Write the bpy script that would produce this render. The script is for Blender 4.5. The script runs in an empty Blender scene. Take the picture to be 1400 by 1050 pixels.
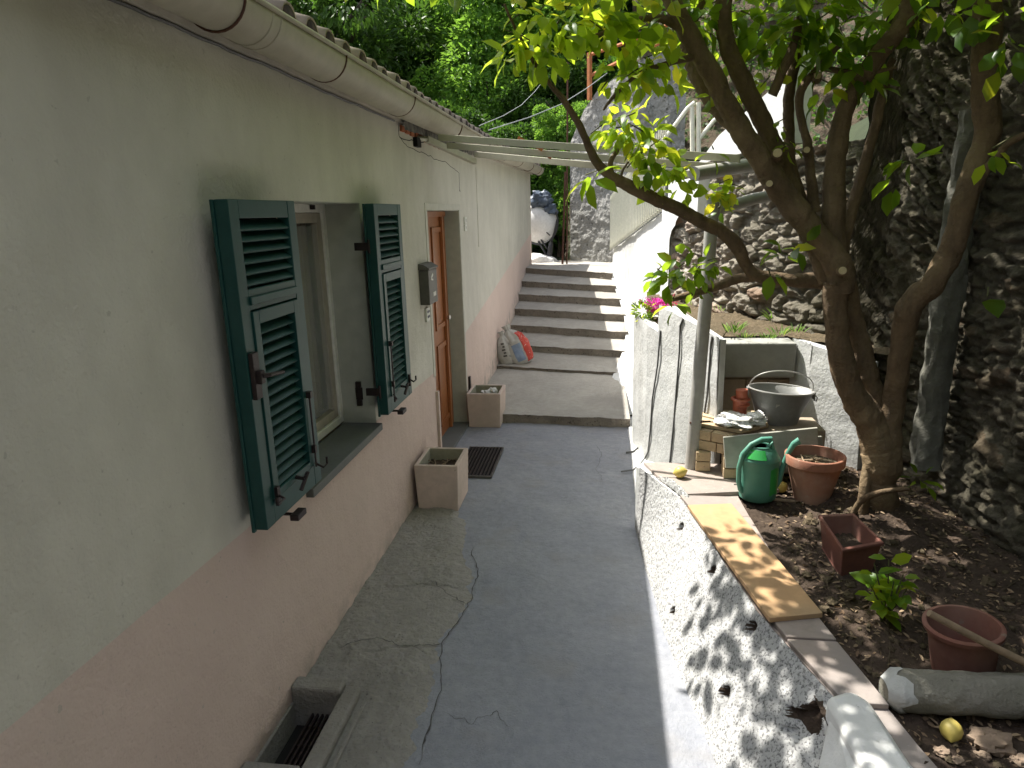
import bpy, math, random
import numpy as np
from mathutils import Vector, Matrix, noise
random.seed(7); rng=np.random.default_rng(11)
SC=bpy.context.scene; COL=SC.collection
R_=math.radians
# ---------------------------------------------------------------- camera
F,YAW,PIT,ROL,CH=928.5,.13581,.24679,-.02628,1.95
def camaxes():
    cy,sy=math.cos(YAW),math.sin(YAW);cp,sp=math.cos(PIT),math.sin(PIT);cr,sr=math.cos(ROL),math.sin(ROL)
    f=Vector((-sy*cp,cy*cp,-sp));r=Vector((cy,sy,0));u=r.cross(f)
    return r*cr+u*sr,-r*sr+u*cr,f
cr_,cu_,cf_=camaxes()
cam=bpy.data.cameras.new('camera'); co=bpy.data.objects.new('camera',cam); COL.objects.link(co); SC.camera=co
co.matrix_world=Matrix((( cr_.x,cu_.x,-cf_.x,0),(cr_.y,cu_.y,-cf_.y,0),(cr_.z,cu_.z,-cf_.z,CH),(0,0,0,1)))
cam.sensor_width=36; cam.lens=36*F/1400; cam.clip_start=.05; cam.clip_end=600
# ---------------------------------------------------------------- light
SUN_A,SUN_B=.50,.35             # a metre of fall moves the light +.50 in X and -.35 in Y
to_sun=Vector((-SUN_A,SUN_B,1)).normalized()
elev=math.asin(to_sun.z); az=math.atan2(to_sun.x,to_sun.y)
w=bpy.data.worlds.new('World'); SC.world=w; w.use_nodes=True
nt=w.node_tree; bg=nt.nodes['Background']; sky=nt.nodes.new('ShaderNodeTexSky'); sky.sky_type='NISHITA'
sky.sun_disc=False; sky.sun_elevation=elev; sky.sun_rotation=az; sky.air_density=1.0; sky.dust_density=1.5
hs=nt.nodes.new('ShaderNodeHueSaturation'); hs.inputs['Saturation'].default_value=.38; nt.links.new(sky.outputs[0],hs.inputs['Color']); nt.links.new(hs.outputs[0],bg.inputs[0]); bg.inputs[1].default_value=.15
sl=bpy.data.lights.new('sun','SUN'); sl.energy=4.1; sl.angle=R_(.53); sl.color=(1,.96,.88)
so=bpy.data.objects.new('sun',sl); COL.objects.link(so); so.rotation_euler=to_sun.to_track_quat('Z','Y').to_euler()
SC.view_settings.view_transform='Standard'; SC.view_settings.look='None'; SC.view_settings.exposure=1.42; SC.view_settings.gamma=1
# ---------------------------------------------------------------- measuring helpers
def ray(x,y): return cr_*(x-700)+cu_*(525-y)+cf_*F
def on(x,y,a,v):
    d=ray(x,y); c=Vector((0,0,CH)); return c+d*((v-c[a])/d[a])
def PY(x,y,Y): return on(x,y,1,Y)
def PZ(x,y,z): return on(x,y,2,z)
# ---------------------------------------------------------------- scene graph helpers
ORG={}
class MB:
    def __init__(s): s.v=[];s.f=[];s.m=[];s.mi=0
    def add(s,vs,fs):
        n=len(s.v); s.v+= [tuple(v) for v in vs]; s.f+=[tuple(i+n for i in f) for f in fs]; s.m+=[s.mi]*len(fs); return s
    def box(s,a,b):
        x0,y0,z0=a;x1,y1,z1=b
        return s.add([(x0,y0,z0),(x1,y0,z0),(x1,y1,z0),(x0,y1,z0),(x0,y0,z1),(x1,y0,z1),(x1,y1,z1),(x0,y1,z1)],
          [(0,3,2,1),(4,5,6,7),(0,1,5,4),(1,2,6,5),(2,3,7,6),(3,0,4,7)])
    def obox(s,c,size,M=None):
        t=MB().box((-size[0]/2,-size[1]/2,-size[2]/2),(size[0]/2,size[1]/2,size[2]/2))
        M=M or Matrix(); c=Vector(c)
        return s.add([M.to_3x3()@Vector(v)+c for v in t.v],t.f)
    def prism(s,poly,z0,z1):
        n=len(poly); zt=z1 if isinstance(z1,(list,tuple)) else [z1]*n; zb=z0 if isinstance(z0,(list,tuple)) else [z0]*n
        vs=[(p[0],p[1],zb[i]) for i,p in enumerate(poly)]+[(p[0],p[1],zt[i]) for i,p in enumerate(poly)]
        fs=[tuple(range(n))[::-1],tuple(range(n,2*n))]+[(i,(i+1)%n,(i+1)%n+n,i+n) for i in range(n)]
        return s.add(vs,fs)
    def tube(s,pts,rad,n=10,cap=True):
        pts=[Vector(p) for p in pts]; k=len(pts)
        if not isinstance(rad,(list,tuple)): rad=[rad]*k
        ref=Vector((0,0,1)); vs=[];fs=[]; U=None
        for i,p in enumerate(pts):
            t=(pts[min(i+1,k-1)]-pts[max(i-1,0)]).normalized()
            if U is None:
                U=t.cross(ref); U=U if U.length>.1 else t.cross(Vector((1,0,0))); U.normalize()
            else: U=(U-t*U.dot(t)).normalized()
            W=t.cross(U)
            for j in range(n):
                a=2*math.pi*j/n; vs.append(p+(U*math.cos(a)+W*math.sin(a))*rad[i])
        for i in range(k-1):
            for j in range(n): fs.append((i*n+j,i*n+(j+1)%n,(i+1)*n+(j+1)%n,(i+1)*n+j))
        if cap: fs+= [tuple(range(n))[::-1],tuple(range((k-1)*n,k*n))]
        return s.add(vs,fs)
    def lathe(s,prof,c,n=28,M=None,sx=1,sy=1):
        vs=[];fs=[];k=len(prof);c=Vector(c)
        for r,z in prof:
            for j in range(n):
                a=2*math.pi*j/n; v=Vector((r*math.cos(a)*sx,r*math.sin(a)*sy,z))
                if M: v=M.to_3x3()@v
                vs.append(v+c)
        for i in range(k-1):
            for j in range(n): fs.append((i*n+j,i*n+(j+1)%n,(i+1)*n+(j+1)%n,(i+1)*n+j))
        if prof[0][0]>1e-4: fs.append(tuple(range(n))[::-1])
        if prof[-1][0]>1e-4: fs.append(tuple(range((k-1)*n,k*n)))
        return s.add(vs,fs)
    def grid(s,nu,nv,fn):
        vs=[fn(i/(nu-1),j/(nv-1)) for j in range(nv) for i in range(nu)]
        fs=[(j*nu+i,j*nu+i+1,(j+1)*nu+i+1,(j+1)*nu+i) for j in range(nv-1) for i in range(nu-1)]
        return s.add(vs,fs)
    def build(s,name,mat,parent=None,smooth=False,bevel=0,label=None,cat=None,group=None,kind=None,org=None,solid=0,ang=40):
        if org is None:
            if parent is not None: org=ORG[parent.name]
            else:
                xs=[v[0] for v in s.v];ys=[v[1] for v in s.v];zs=[v[2] for v in s.v]
                org=Vector(((min(xs)+max(xs))/2,(min(ys)+max(ys))/2,min(zs)))
        me=bpy.data.meshes.new(name); me.from_pydata([(v[0]-org[0],v[1]-org[1],v[2]-org[2]) for v in s.v],[],s.f)
        mats=mat if isinstance(mat,(list,tuple)) else [mat]
        for m in mats: me.materials.append(m)
        if len(mats)>1: me.polygons.foreach_set('material_index',s.m)
        me.validate(); me.update()
        if smooth:
            me.polygons.foreach_set('use_smooth',[True]*len(me.polygons))
            try: me.set_sharp_from_angle(angle=R_(ang))
            except Exception: pass
        o=bpy.data.objects.new(name,me); COL.objects.link(o); ORG[o.name]=Vector(org)
        if parent is not None: o.parent=parent
        else: o.location=org
        if bevel:
            b=o.modifiers.new('bevel','BEVEL'); b.width=bevel; b.segments=2; b.limit_method='ANGLE'; b.angle_limit=R_(35)
        if solid:
            b=o.modifiers.new('solid','SOLIDIFY'); b.thickness=solid; b.offset=0
        if parent is None or label: tag(o,label,cat,group,kind)
        return o
def tag(o,label=None,cat=None,group=None,kind=None):
    if label: o['label']=label
    if cat: o['category']=cat
    if group: o['group']=group
    if kind: o['kind']=kind
    return o
def thing(name,loc,label,cat,group=None):
    o=bpy.data.objects.new(name,None); COL.objects.link(o); o.location=loc; ORG[o.name]=Vector(loc); o.empty_display_size=.1
    return tag(o,label,cat,group)
def copy_tree(o,parent=None):
    c=o.copy(); COL.objects.link(c); c.parent=parent
    for ch in list(o.children): copy_tree(ch,c)
    return c
# ---------------------------------------------------------------- material helpers
def new_mat(name):
    m=bpy.data.materials.new(name); m.use_nodes=True; n=m.node_tree.nodes; return m,m.node_tree,n['Principled BSDF']
def nd(nt,t,**k):
    n=nt.nodes.new('ShaderNode'+t)
    for a,b in k.items():
        if a in n.inputs: n.inputs[a].default_value=b
        else: setattr(n,a,b)
    return n
def ramp(nt,src,stops):
    r=nt.nodes.new('ShaderNodeValToRGB'); e=r.color_ramp.elements
    while len(e)<len(stops): e.new(.5)
    for i,(p,c) in enumerate(stops):
        e[i].position=p; e[i].color=(c[0],c[1],c[2],1) if not isinstance(c,(int,float)) else (c,c,c,1)
    nt.links.new(src,r.inputs[0]); return r.outputs[0]
def mix(nt,f,a,b,mode='MIX'):
    m=nt.nodes.new('ShaderNodeMix'); m.data_type='RGBA'; m.blend_type=mode
    for s,v in ((0,f),(6,a),(7,b)):
        if isinstance(v,(int,float)): m.inputs[s].default_value=v if s==0 else (v,v,v,1)
        elif isinstance(v,tuple): m.inputs[s].default_value=(*v,1)
        else: nt.links.new(v,m.inputs[s])
    return m.outputs[2]
def math_(nt,op,a,b=0,c=None):
    m=nt.nodes.new('ShaderNodeMath'); m.operation=op
    for i,v in enumerate((a,b) if c is None else (a,b,c)):
        if isinstance(v,(int,float)): m.inputs[i].default_value=v
        else: nt.links.new(v,m.inputs[i])
    return m.outputs[0]
def tex(nt,kind='Noise',scale=5.,detail=6.,rough=.55,vec=None,stretch=None):
    g=nt.nodes.new('ShaderNodeNewGeometry'); v=g.outputs['Position']
    if stretch:
        mp=nt.nodes.new('ShaderNodeMapping'); mp.inputs['Scale'].default_value=stretch; nt.links.new(v,mp.inputs[0]); v=mp.outputs[0]
    t=nt.nodes.new('ShaderNodeTex'+kind); t.inputs['Scale'].default_value=scale
    if kind=='Noise': t.inputs['Detail'].default_value=detail; t.inputs['Roughness'].default_value=rough
    nt.links.new(vec or v,t.inputs['Vector']); return t
def bump(nt,b,h,strength,dist):
    n=nt.nodes.new('ShaderNodeBump'); n.inputs['Strength'].default_value=strength; n.inputs['Distance'].default_value=dist
    nt.links.new(h,n.inputs['Height']); nt.links.new(n.outputs[0],b.inputs['Normal'])
def pm(name,c1,c2=None,scale=3.,rough=.85,bs=60.,bd=.003,spots=None,metal=0,spec=.3,stretch=None,bstr=.6,contrast=(.35,.65),c3=None):
    m,nt,b=new_mat(name); c2=c2 or tuple(x*.7 for x in c1)
    n1=tex(nt,scale=scale,stretch=stretch); col=ramp(nt,n1.outputs[0],[(contrast[0],c1),(contrast[1],c2)])
    n2=tex(nt,scale=scale*7,detail=5); col=mix(nt,.35,col,ramp(nt,n2.outputs[0],[(.3,tuple(x*.72 for x in c1)),(.7,tuple(min(1,x*1.2) for x in c1))]))
    if c3: col=mix(nt,ramp(nt,tex(nt,scale=scale*.45,detail=7).outputs[0],[(.5,0.),(.68,.8)]),col,c3)
    if spots:
        n3=tex(nt,scale=spots[0],detail=3); f=ramp(nt,n3.outputs[0],[(spots[1],0.),(spots[1]+.06,1.)]); col=mix(nt,f,col,spots[2])
    nt.links.new(col,b.inputs['Base Color']); b.inputs['Roughness'].default_value=rough; b.inputs['Metallic'].default_value=metal
    b.inputs['Specular IOR Level'].default_value=spec
    if bd: bump(nt,b,tex(nt,scale=bs,detail=7,rough=.65).outputs[0],bstr,bd)
    return m
def leafmat(name,c1,c2,trans=.45,tc=(.35,.55,.04),rough=.4):
    m,nt,b=new_mat(name); out=nt.nodes['Material Output']
    oi=nt.nodes.new('ShaderNodeAttribute'); oi.attribute_name='tint'
    col=ramp(nt,oi.outputs['Fac'],[(0.,c1),(1.,c2)])
    nt.links.new(col,b.inputs['Base Color']); b.inputs['Roughness'].default_value=rough; b.inputs['Specular IOR Level'].default_value=.35
    tr=nt.nodes.new('ShaderNodeBsdfTranslucent'); tcol=ramp(nt,oi.outputs['Fac'],[(0.,tuple(x*.55 for x in tc)),(.8,tc),(1.,(min(1,tc[0]*1.6),tc[1]*1.05,tc[2]))])
    nt.links.new(tcol,tr.inputs[0]); mx=nt.nodes.new('ShaderNodeMixShader'); mx.inputs[0].default_value=trans
    nt.links.new(b.outputs[0],mx.inputs[1]); nt.links.new(tr.outputs[0],mx.inputs[2]); nt.links.new(mx.outputs[0],out.inputs[0])
    return m
def fbm(x,y,z=0,o=4): return noise.fractal(Vector((x,y,z)),1.0,2.0,o)
def leaf_mesh(centers,dirs,sizes,tints,width=.42,droop=.25,simple=False):
    """many single leaves -> vertex/face lists with a tint per leaf"""
    N=len(centers); c=np.asarray(centers); d=np.asarray(dirs); d=d/np.maximum(np.linalg.norm(d,axis=1,keepdims=True),1e-6)
    up=rng.normal(size=(N,3))*.55+np.array([0,0,1.]); s=np.cross(d,up); s/=np.maximum(np.linalg.norm(s,axis=1,keepdims=True),1e-6); n=np.cross(s,d)
    L=np.asarray(sizes)[:,None]
    if simple: T=[(0,0,0),(.5,.5,.12),(.5,-.5,.12),(1,0,-.1)]; FC=[(0,2,3,1)]
    else: T=[(0,0,0),(.3,.42,.10),(.3,0,0),(.3,-.42,.10),(.68,.38,.02),(.68,0,-.06),(.68,-.38,.02),(1,0,-.28)]; FC=[(0,2,1),(0,3,2),(1,2,5,4),(2,3,6,5),(4,5,7),(5,6,7)]
    V=np.zeros((N,len(T),3))
    for k,(a,b,h) in enumerate(T): V[:,k]=c+L*(d*a+s*b*width*2*.5*1.0+n*h*(droop*2 if not simple else 1))
    k=len(T); V=V.reshape(-1,3); F_=[tuple(i*k+j for j in f) for i in range(N) for f in FC]
    return V,F_,np.repeat(tints,len(FC))
LEAFW=.62
def build_leaves(name,mat,parent,V,Fc,tint,org=None,**k):
    org=ORG[parent.name] if parent is not None else Vector(org)
    me=bpy.data.meshes.new(name); me.from_pydata((V-np.array(org)).tolist(),[],Fc); me.materials.append(mat)
    a=me.attributes.new('tint','FLOAT','FACE'); a.data.foreach_set('value',np.asarray(tint,dtype=np.float32))
    me.polygons.foreach_set('use_smooth',[True]*len(me.polygons)); me.update()
    o=bpy.data.objects.new(name,me); COL.objects.link(o); ORG[o.name]=org
    if parent is not None: o.parent=parent
    else: o.location=org
    if k: tag(o,**k)
    return o
# ================================================================ MATERIALS
M={}
def wall_mat():
    m,nt,b=new_mat('house_plaster'); g=nt.nodes.new('ShaderNodeNewGeometry'); s=nt.nodes.new('ShaderNodeSeparateXYZ'); nt.links.new(g.outputs[0],s.inputs[0])
    y,z=s.outputs[1],s.outputs[2]
    l1=math_(nt,'MULTIPLY_ADD',y,-.03,.93); l2=math_(nt,'MULTIPLY_ADD',math_(nt,'SUBTRACT',y,6.2),.117,.875)
    far=math_(nt,'GREATER_THAN',y,5.5); line=math_(nt,'ADD',math_(nt,'MULTIPLY',l1,math_(nt,'SUBTRACT',1,far)),math_(nt,'MULTIPLY',l2,far))
    wob=math_(nt,'MULTIPLY_ADD',tex(nt,scale=6).outputs[0],.012,-.006)
    isd=math_(nt,'LESS_THAN',z,math_(nt,'ADD',line,wob))
    up=ramp(nt,tex(nt,scale=1.3,detail=7).outputs[0],[(.33,(.49,.465,.40)),(.66,(.60,.57,.495))])
    up=mix(nt,.25,up,ramp(nt,tex(nt,scale=7,detail=7,stretch=(1,1,.6)).outputs[0],[(.35,(.44,.42,.36)),(.62,(.61,.58,.51))]))
    up=mix(nt,ramp(nt,tex(nt,scale=2.2,detail=6,stretch=(1,1,.35)).outputs[0],[(.5,0.),(.72,.45)]),up,(.46,.43,.38))
    lo=ramp(nt,tex(nt,scale=1.1,detail=6).outputs[0],[(.35,(.56,.44,.385)),(.66,(.62,.495,.435))])
    lo=mix(nt,ramp(nt,tex(nt,scale=3.,detail=6).outputs[0],[(.55,0.),(.75,.3)]),lo,(.5,.42,.36))
    # splash dirt creeping up from the pavement
    dz=math_(nt,'SUBTRACT',z,math_(nt,'MULTIPLY',math_(nt,'MAXIMUM',math_(nt,'SUBTRACT',y,6.1),0),.18))
    dirt=math_(nt,'MULTIPLY',ramp(nt,dz,[(0.,1.),(.12,0.)]),ramp(nt,tex(nt,scale=9).outputs[0],[(.4,0.),(.6,.7)]))
    lo=mix(nt,dirt,lo,(.3,.27,.23))
    col=mix(nt,isd,up,lo)
    col=mix(nt,ramp(nt,tex(nt,scale=34,detail=2).outputs[0],[(.70,0.),(.74,.5)]),col,(.36,.34,.29))
    nt.links.new(col,b.inputs['Base Color']); b.inputs['Roughness'].default_value=.9; b.inputs['Specular IOR Level'].default_value=.15
    h=math_(nt,'ADD',math_(nt,'MULTIPLY',tex(nt,scale=5,detail=5).outputs[0],6),tex(nt,scale=90,detail=5).outputs[0]); bump(nt,b,h,.6,.006); return m
M['wall']=wall_mat()
M['reveal']=pm('reveal_plaster',(.46,.46,.40),(.38,.38,.33),2,.9,80,.002)
M['soffit']=pm('soffit_plaster',(.46,.42,.35),(.36,.33,.28),2,.9,60,.004)
M['gutter']=pm('painted_gutter',(.40,.36,.28),(.47,.43,.35),2.4,.5,30,.0015,c3=(.30,.26,.2))
M['tile']=pm('roof_clay_tile',(.30,.24,.20),(.20,.17,.15),5,.9,50,.004)
M['tiledark']=pm('roof_tile_mouth',(.03,.02,.02),(.06,.04,.03),9,1,40,.002)
M['green']=pm('shutter_green_paint',(.012,.055,.05),(.018,.07,.063),6,.4,180,.0004,spec=.3,c3=(.028,.08,.072),spots=(70,.73,(.05,.09,.08)))
M['iron']=pm('dark_ironwork',(.03,.022,.022),(.05,.035,.035),20,.45,120,.001,metal=.4)
M['pvc']=pm('white_window_pvc',(.80,.78,.72),(.72,.70,.65),4,.35,90,.0003,spec=.45)
M['curtain']=pm('window_curtain',(.21,.18,.14),(.17,.15,.115),3,.9,160,.001,stretch=(1,6,.3))
M['sill']=pm('slate_sill',(.12,.125,.12),(.15,.155,.148),6,.6,60,.001)
M['door']=pm('door_wood',(.33,.12,.04),(.25,.085,.03),4,.35,70,.0008,stretch=(6,6,.5),spec=.5)
M['dark']=pm('dark_gap',(.015,.014,.013),(.02,.02,.02),5,1,10,0)
M['mail']=pm('mailbox_metal',(.10,.095,.085),(.14,.13,.12),6,.5,60,.0008,metal=.3)
M['sticker']=pm('white_label',(.62,.6,.55),(.5,.48,.44),8,.6,10,0)
M['plaque']=pm('number_plaque',(.62,.61,.55),(.68,.66,.6),9,.5,20,0)
M['blueink']=pm('dark_number',(.1,.1,.12),(.12,.12,.14),9,.6,20,0)
M['planter']=pm('pink_concrete_planter',(.56,.45,.39),(.62,.50,.43),3,.9,70,.003,c3=(.42,.35,.29),spots=(24,.68,(.40,.34,.28)))
M['planter_in']=pm('planter_inside',(.38,.36,.28),(.28,.27,.21),5,.95,60,.004)
M['soil']=pm('garden_soil',(.085,.062,.047),(.045,.034,.027),7,1,45,.02,spots=(60,.66,(.24,.18,.12)),bstr=1,spec=.1)
M['soil2']=pm('upper_soil',(.13,.10,.065),(.07,.06,.04),6,1,45,.02,spots=(50,.64,(.25,.2,.12)),bstr=1,spec=.1)
M['litter']=leafmat('dry_leaf_litter',(.12,.075,.045),(.34,.25,.16),.1,(.3,.2,.1),.8)
def path_mat():
    m,nt,b=new_mat('blue_grey_pavement')
    n=tex(nt,scale=1.1,detail=8,rough=.62).outputs[0]; col=ramp(nt,n,[(.32,(.225,.237,.275)),(.5,(.265,.276,.312)),(.68,(.305,.31,.333))])
    col=mix(nt,.4,col,ramp(nt,tex(nt,scale=22,detail=8,rough=.7).outputs[0],[(.35,(.17,.178,.20)),(.65,(.31,.315,.335))]))
    col=mix(nt,ramp(nt,tex(nt,scale=2.6,detail=5).outputs[0],[(.57,0.),(.72,.5)]),col,(.25,.235,.22))
    col=mix(nt,ramp(nt,tex(nt,scale=55,detail=2).outputs[0],[(.71,0.),(.75,.8)]),col,(.33,.33,.33))
    nt.links.new(col,b.inputs['Base Color']); nt.links.new(ramp(nt,tex(nt,scale=3,detail=6).outputs[0],[(.35,.5),(.65,.8)]),b.inputs['Roughness']); b.inputs['Specular IOR Level'].default_value=.35
    h=math_(nt,'ADD',math_(nt,'MULTIPLY',tex(nt,scale=5,detail=8,rough=.6).outputs[0],6),tex(nt,scale=130,detail=4).outputs[0]); bump(nt,b,h,.7,.006); return m
M['path']=path_mat()
M['old']=pm('old_rough_concrete',(.34,.32,.29),(.28,.268,.25),3.5,.95,45,.018,spots=(60,.66,(.15,.14,.125)),c3=(.25,.235,.21),bstr=1)
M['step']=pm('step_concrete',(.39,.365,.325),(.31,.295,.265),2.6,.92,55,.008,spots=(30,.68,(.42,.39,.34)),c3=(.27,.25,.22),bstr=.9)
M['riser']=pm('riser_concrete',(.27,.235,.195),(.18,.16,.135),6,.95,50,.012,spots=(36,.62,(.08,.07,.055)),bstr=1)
def rough_mat():
    m,nt,b=new_mat('white_roughcast'); col=ramp(nt,tex(nt,scale=2.3).outputs[0],[(.35,(.40,.40,.40)),(.66,(.50,.50,.49))])
    v=tex(nt,scale=95,detail=5,rough=.7).outputs[0]; pit=ramp(nt,v,[(.40,1.),(.50,0.)])
    col=mix(nt,pit,col,(.13,.13,.13)); nt.links.new(col,b.inputs['Base Color']); b.inputs['Roughness'].default_value=.9
    bump(nt,b,v,.8,.006); return m
M['roughcast']=rough_mat()
M['white']=pm('whitewash',(.68,.69,.68),(.78,.78,.76),2.2,.85,60,.004,c3=(.52,.52,.50),spots=(26,.72,(.3,.29,.27)))
M['greywash']=pm('grey_wall_paint',(.52,.53,.52),(.62,.62,.60),2.6,.9,40,.010,c3=(.33,.33,.31),spots=(34,.69,(.22,.21,.19)),stretch=(2,2,.6))
M['cap']=pm('cap_slab_stone',(.33,.27,.235),(.27,.235,.215),3.5,.8,60,.003,c3=(.24,.22,.21),spots=(45,.70,(.5,.48,.45)))
M['plank']=pm('board_wood',(.50,.315,.165),(.42,.26,.135),3,.6,60,.002,stretch=(7,1,2),c3=(.33,.25,.16))
M['plyold']=pm('old_board',(.33,.32,.27),(.22,.215,.185),3,.75,60,.002,stretch=(1,1,4))
M['block']=pm('tan_block',(.36,.29,.21),(.29,.24,.18),4,.9,60,.005)
M['blockgrey']=pm('grey_lintel',(.27,.27,.25),(.34,.33,.3),3,.9,50,.005)
M['brick']=pm('yellow_brick',(.52,.40,.25),(.42,.32,.21),9,.9,80,.005,spots=(60,.66,(.25,.2,.14)))
M['rbrick']=pm('old_red_brick',(.42,.15,.07),(.30,.11,.055),14,.9,60,.008)
M['pole']=pm('grey_painted_pipe',(.36,.35,.33),(.42,.41,.385),4,.55,60,.001)
M['rail']=pm('cream_steel',(.42,.40,.31),(.48,.45,.36),4,.5,50,.0008,c3=(.34,.32,.26))
M['cream']=pm('cream_fence_paint',(.70,.68,.56),(.76,.73,.62),5,.55,50,.0008)
M['galv']=pm('galvanised_zinc',(.27,.27,.265),(.36,.36,.35),6,.5,60,.0015,metal=.35,c3=(.20,.20,.20))
M['zinc']=pm('bright_zinc_rim',(.52,.51,.48),(.42,.41,.39),9,.35,60,.0005,metal=.6)
M['terra']=pm('terracotta',(.29,.13,.08),(.21,.095,.065),6,.85,60,.0015,c3=(.40,.29,.22),spots=(22,.66,(.36,.28,.22)))
M['clod']=pm('brown_clod',(.30,.22,.16),(.20,.15,.11),9,1,40,.01)
M['trough']=pm('maroon_clay',(.20,.085,.062),(.14,.06,.048),6,.85,60,.0015,c3=(.24,.15,.115),spots=(25,.67,(.2,.14,.11)))
M['terrain']=pm('inside_terracotta',(.44,.20,.11),(.38,.17,.10),6,.8,50,.001)
M['brownplastic']=pm('brown_plastic',(.19,.075,.05),(.15,.062,.043),4,.4,60,.0005,spec=.5)
M['redplastic']=pm('orange_red_plastic',(.48,.13,.07),(.4,.11,.06),4,.4,60,.0004,spec=.5)
M['canplastic']=pm('green_can_plastic',(.07,.24,.175),(.10,.28,.21),3,.5,60,.0006,spec=.4,c3=(.17,.27,.21),spots=(30,.70,(.25,.27,.22)))
M['canwindow']=pm('bright_green_panel',(.02,.26,.05),(.03,.34,.06),6,.3,60,.0003,spec=.5)
M['lemon']=pm('lemon_skin',(.62,.50,.14),(.55,.43,.10),8,.45,180,.0012,spec=.5)
M['sack']=pm('woven_sack',(.50,.49,.45),(.4,.39,.37),5,.6,120,.002,spots=(14,.66,(.28,.28,.28)))
M['sackred']=pm('sack_red_print',(.50,.06,.04),(.42,.055,.04),6,.55,110,.002,spots=(55,.62,(.6,.5,.45)))
M['sackblue']=pm('sack_blue_print',(.22,.29,.42),(.3,.36,.45),12,.55,110,.002)
M['bag']=pm('white_plastic_bag',(.78,.77,.75),(.66,.65,.63),6,.35,40,.004,spec=.5)
M['rust']=pm('rusty_iron',(.12,.055,.035),(.07,.035,.028),20,.9,90,.002)
M['rustpost']=pm('orange_rust_post',(.42,.16,.06),(.30,.11,.045),8,.8,60,.002)
M['cable']=pm('grey_cable',(.09,.09,.09),(.12,.12,.12),10,.5,30,0)
M['wire']=pm('pale_wire',(.35,.37,.37),(.4,.42,.42),10,.5,30,0)
M['bark']=pm('lemon_bark',(.17,.115,.065),(.085,.06,.037),9,.85,55,.012,stretch=(3,3,.6),c3=(.24,.175,.10),bstr=1)
M['twig']=pm('green_twig',(.10,.11,.04),(.09,.075,.035),10,.8,60,.001)
M['stick']=pm('dry_wood',(.30,.22,.14),(.2,.15,.1),8,.85,60,.002,stretch=(3,1,3))
M['trunkfar']=pm('forest_bark',(.07,.055,.04),(.11,.09,.07),5,.95,30,.01)
M['roughwall']=pm('far_rough_render',(.33,.325,.30),(.23,.225,.21),2.4,.95,24,.05,spots=(16,.62,(.09,.088,.075)),bstr=1,c3=(.36,.35,.33))
M['bank']=pm('rocky_bank',(.125,.09,.06),(.06,.055,.032),2.5,1,14,.08,spots=(7,.52,(.06,.08,.03)),bstr=1)
M['forestfloor']=pm('forest_floor',(.035,.045,.02),(.02,.028,.012),1,1,4,.05)
M['lemonleaf']=leafmat('lemon_leaf',(.020,.065,.010),(.075,.17,.015),.52,(.46,.68,.035),.32)
M['youngleaf']=leafmat('young_lemon_leaf',(.07,.18,.015),(.17,.28,.02),.6,(.62,.80,.05),.35)
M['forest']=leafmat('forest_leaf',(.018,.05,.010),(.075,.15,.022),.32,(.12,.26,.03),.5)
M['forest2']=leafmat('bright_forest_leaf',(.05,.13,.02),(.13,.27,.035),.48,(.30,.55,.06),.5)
M['grassblade']=leafmat('weed_leaf',(.06,.13,.03),(.14,.26,.05),.4,(.3,.5,.08),.5)
M['petal']=leafmat('pink_petal',(.55,.03,.28),(.8,.1,.5),.4,(.8,.1,.5),.6)
M['redpetal']=leafmat('red_petal',(.5,.02,.07),(.7,.05,.15),.4,(.8,.1,.2),.6)
M['black']=pm('black_tube',(.025,.025,.03),(.03,.03,.035),9,.4,40,0,spec=.5)
M['bluesheet']=pm('blue_black_sheet',(.10,.13,.18),(.05,.06,.08),9,.4,40,.01)
M['tub']=pm('pale_tub',(.72,.71,.70),(.8,.79,.78),4,.5,30,.002,c3=(.42,.4,.38))
def stone_mat():
    m,nt,b=new_mat('field_stone_wall'); a=nt.nodes.new('ShaderNodeAttribute'); a.attribute_name='stone'
    g=nt.nodes.new('ShaderNodeNewGeometry'); s=nt.nodes.new('ShaderNodeSeparateXYZ'); nt.links.new(g.outputs[0],s.inputs[0])
    col=ramp(nt,a.outputs['Fac'],[(0.,(.16,.14,.115)),(.25,(.30,.265,.215)),(.5,(.40,.35,.285)),(.72,(.34,.31,.26)),(.86,(.50,.45,.38)),(.95,(.42,.22,.14)),(1.,(.46,.24,.15))])
    col=mix(nt,.55,col,ramp(nt,tex(nt,scale=14,detail=8,rough=.7).outputs[0],[(.3,(.12,.105,.085)),(.7,(.52,.47,.39))]))
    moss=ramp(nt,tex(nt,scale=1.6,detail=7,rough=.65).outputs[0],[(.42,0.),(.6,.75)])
    near=ramp(nt,math_(nt,'MULTIPLY_ADD',s.outputs[1],-.5,3.0),[(.0,.0),(.8,1.)])   # mossy stone, and painted-in shade, on the garden end (Y<5)
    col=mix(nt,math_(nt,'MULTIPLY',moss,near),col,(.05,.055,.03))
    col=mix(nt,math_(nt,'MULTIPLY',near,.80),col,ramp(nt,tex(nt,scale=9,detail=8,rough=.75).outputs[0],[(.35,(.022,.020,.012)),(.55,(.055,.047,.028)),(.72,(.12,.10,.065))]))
    nt.links.new(col,b.inputs['Base Color']); b.inputs['Roughness'].default_value=.95; b.inputs['Specular IOR Level'].default_value=.15
    bump(nt,b,tex(nt,scale=45,detail=8,rough=.7).outputs[0],1,.02); return m
M['stone']=stone_mat()
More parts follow.
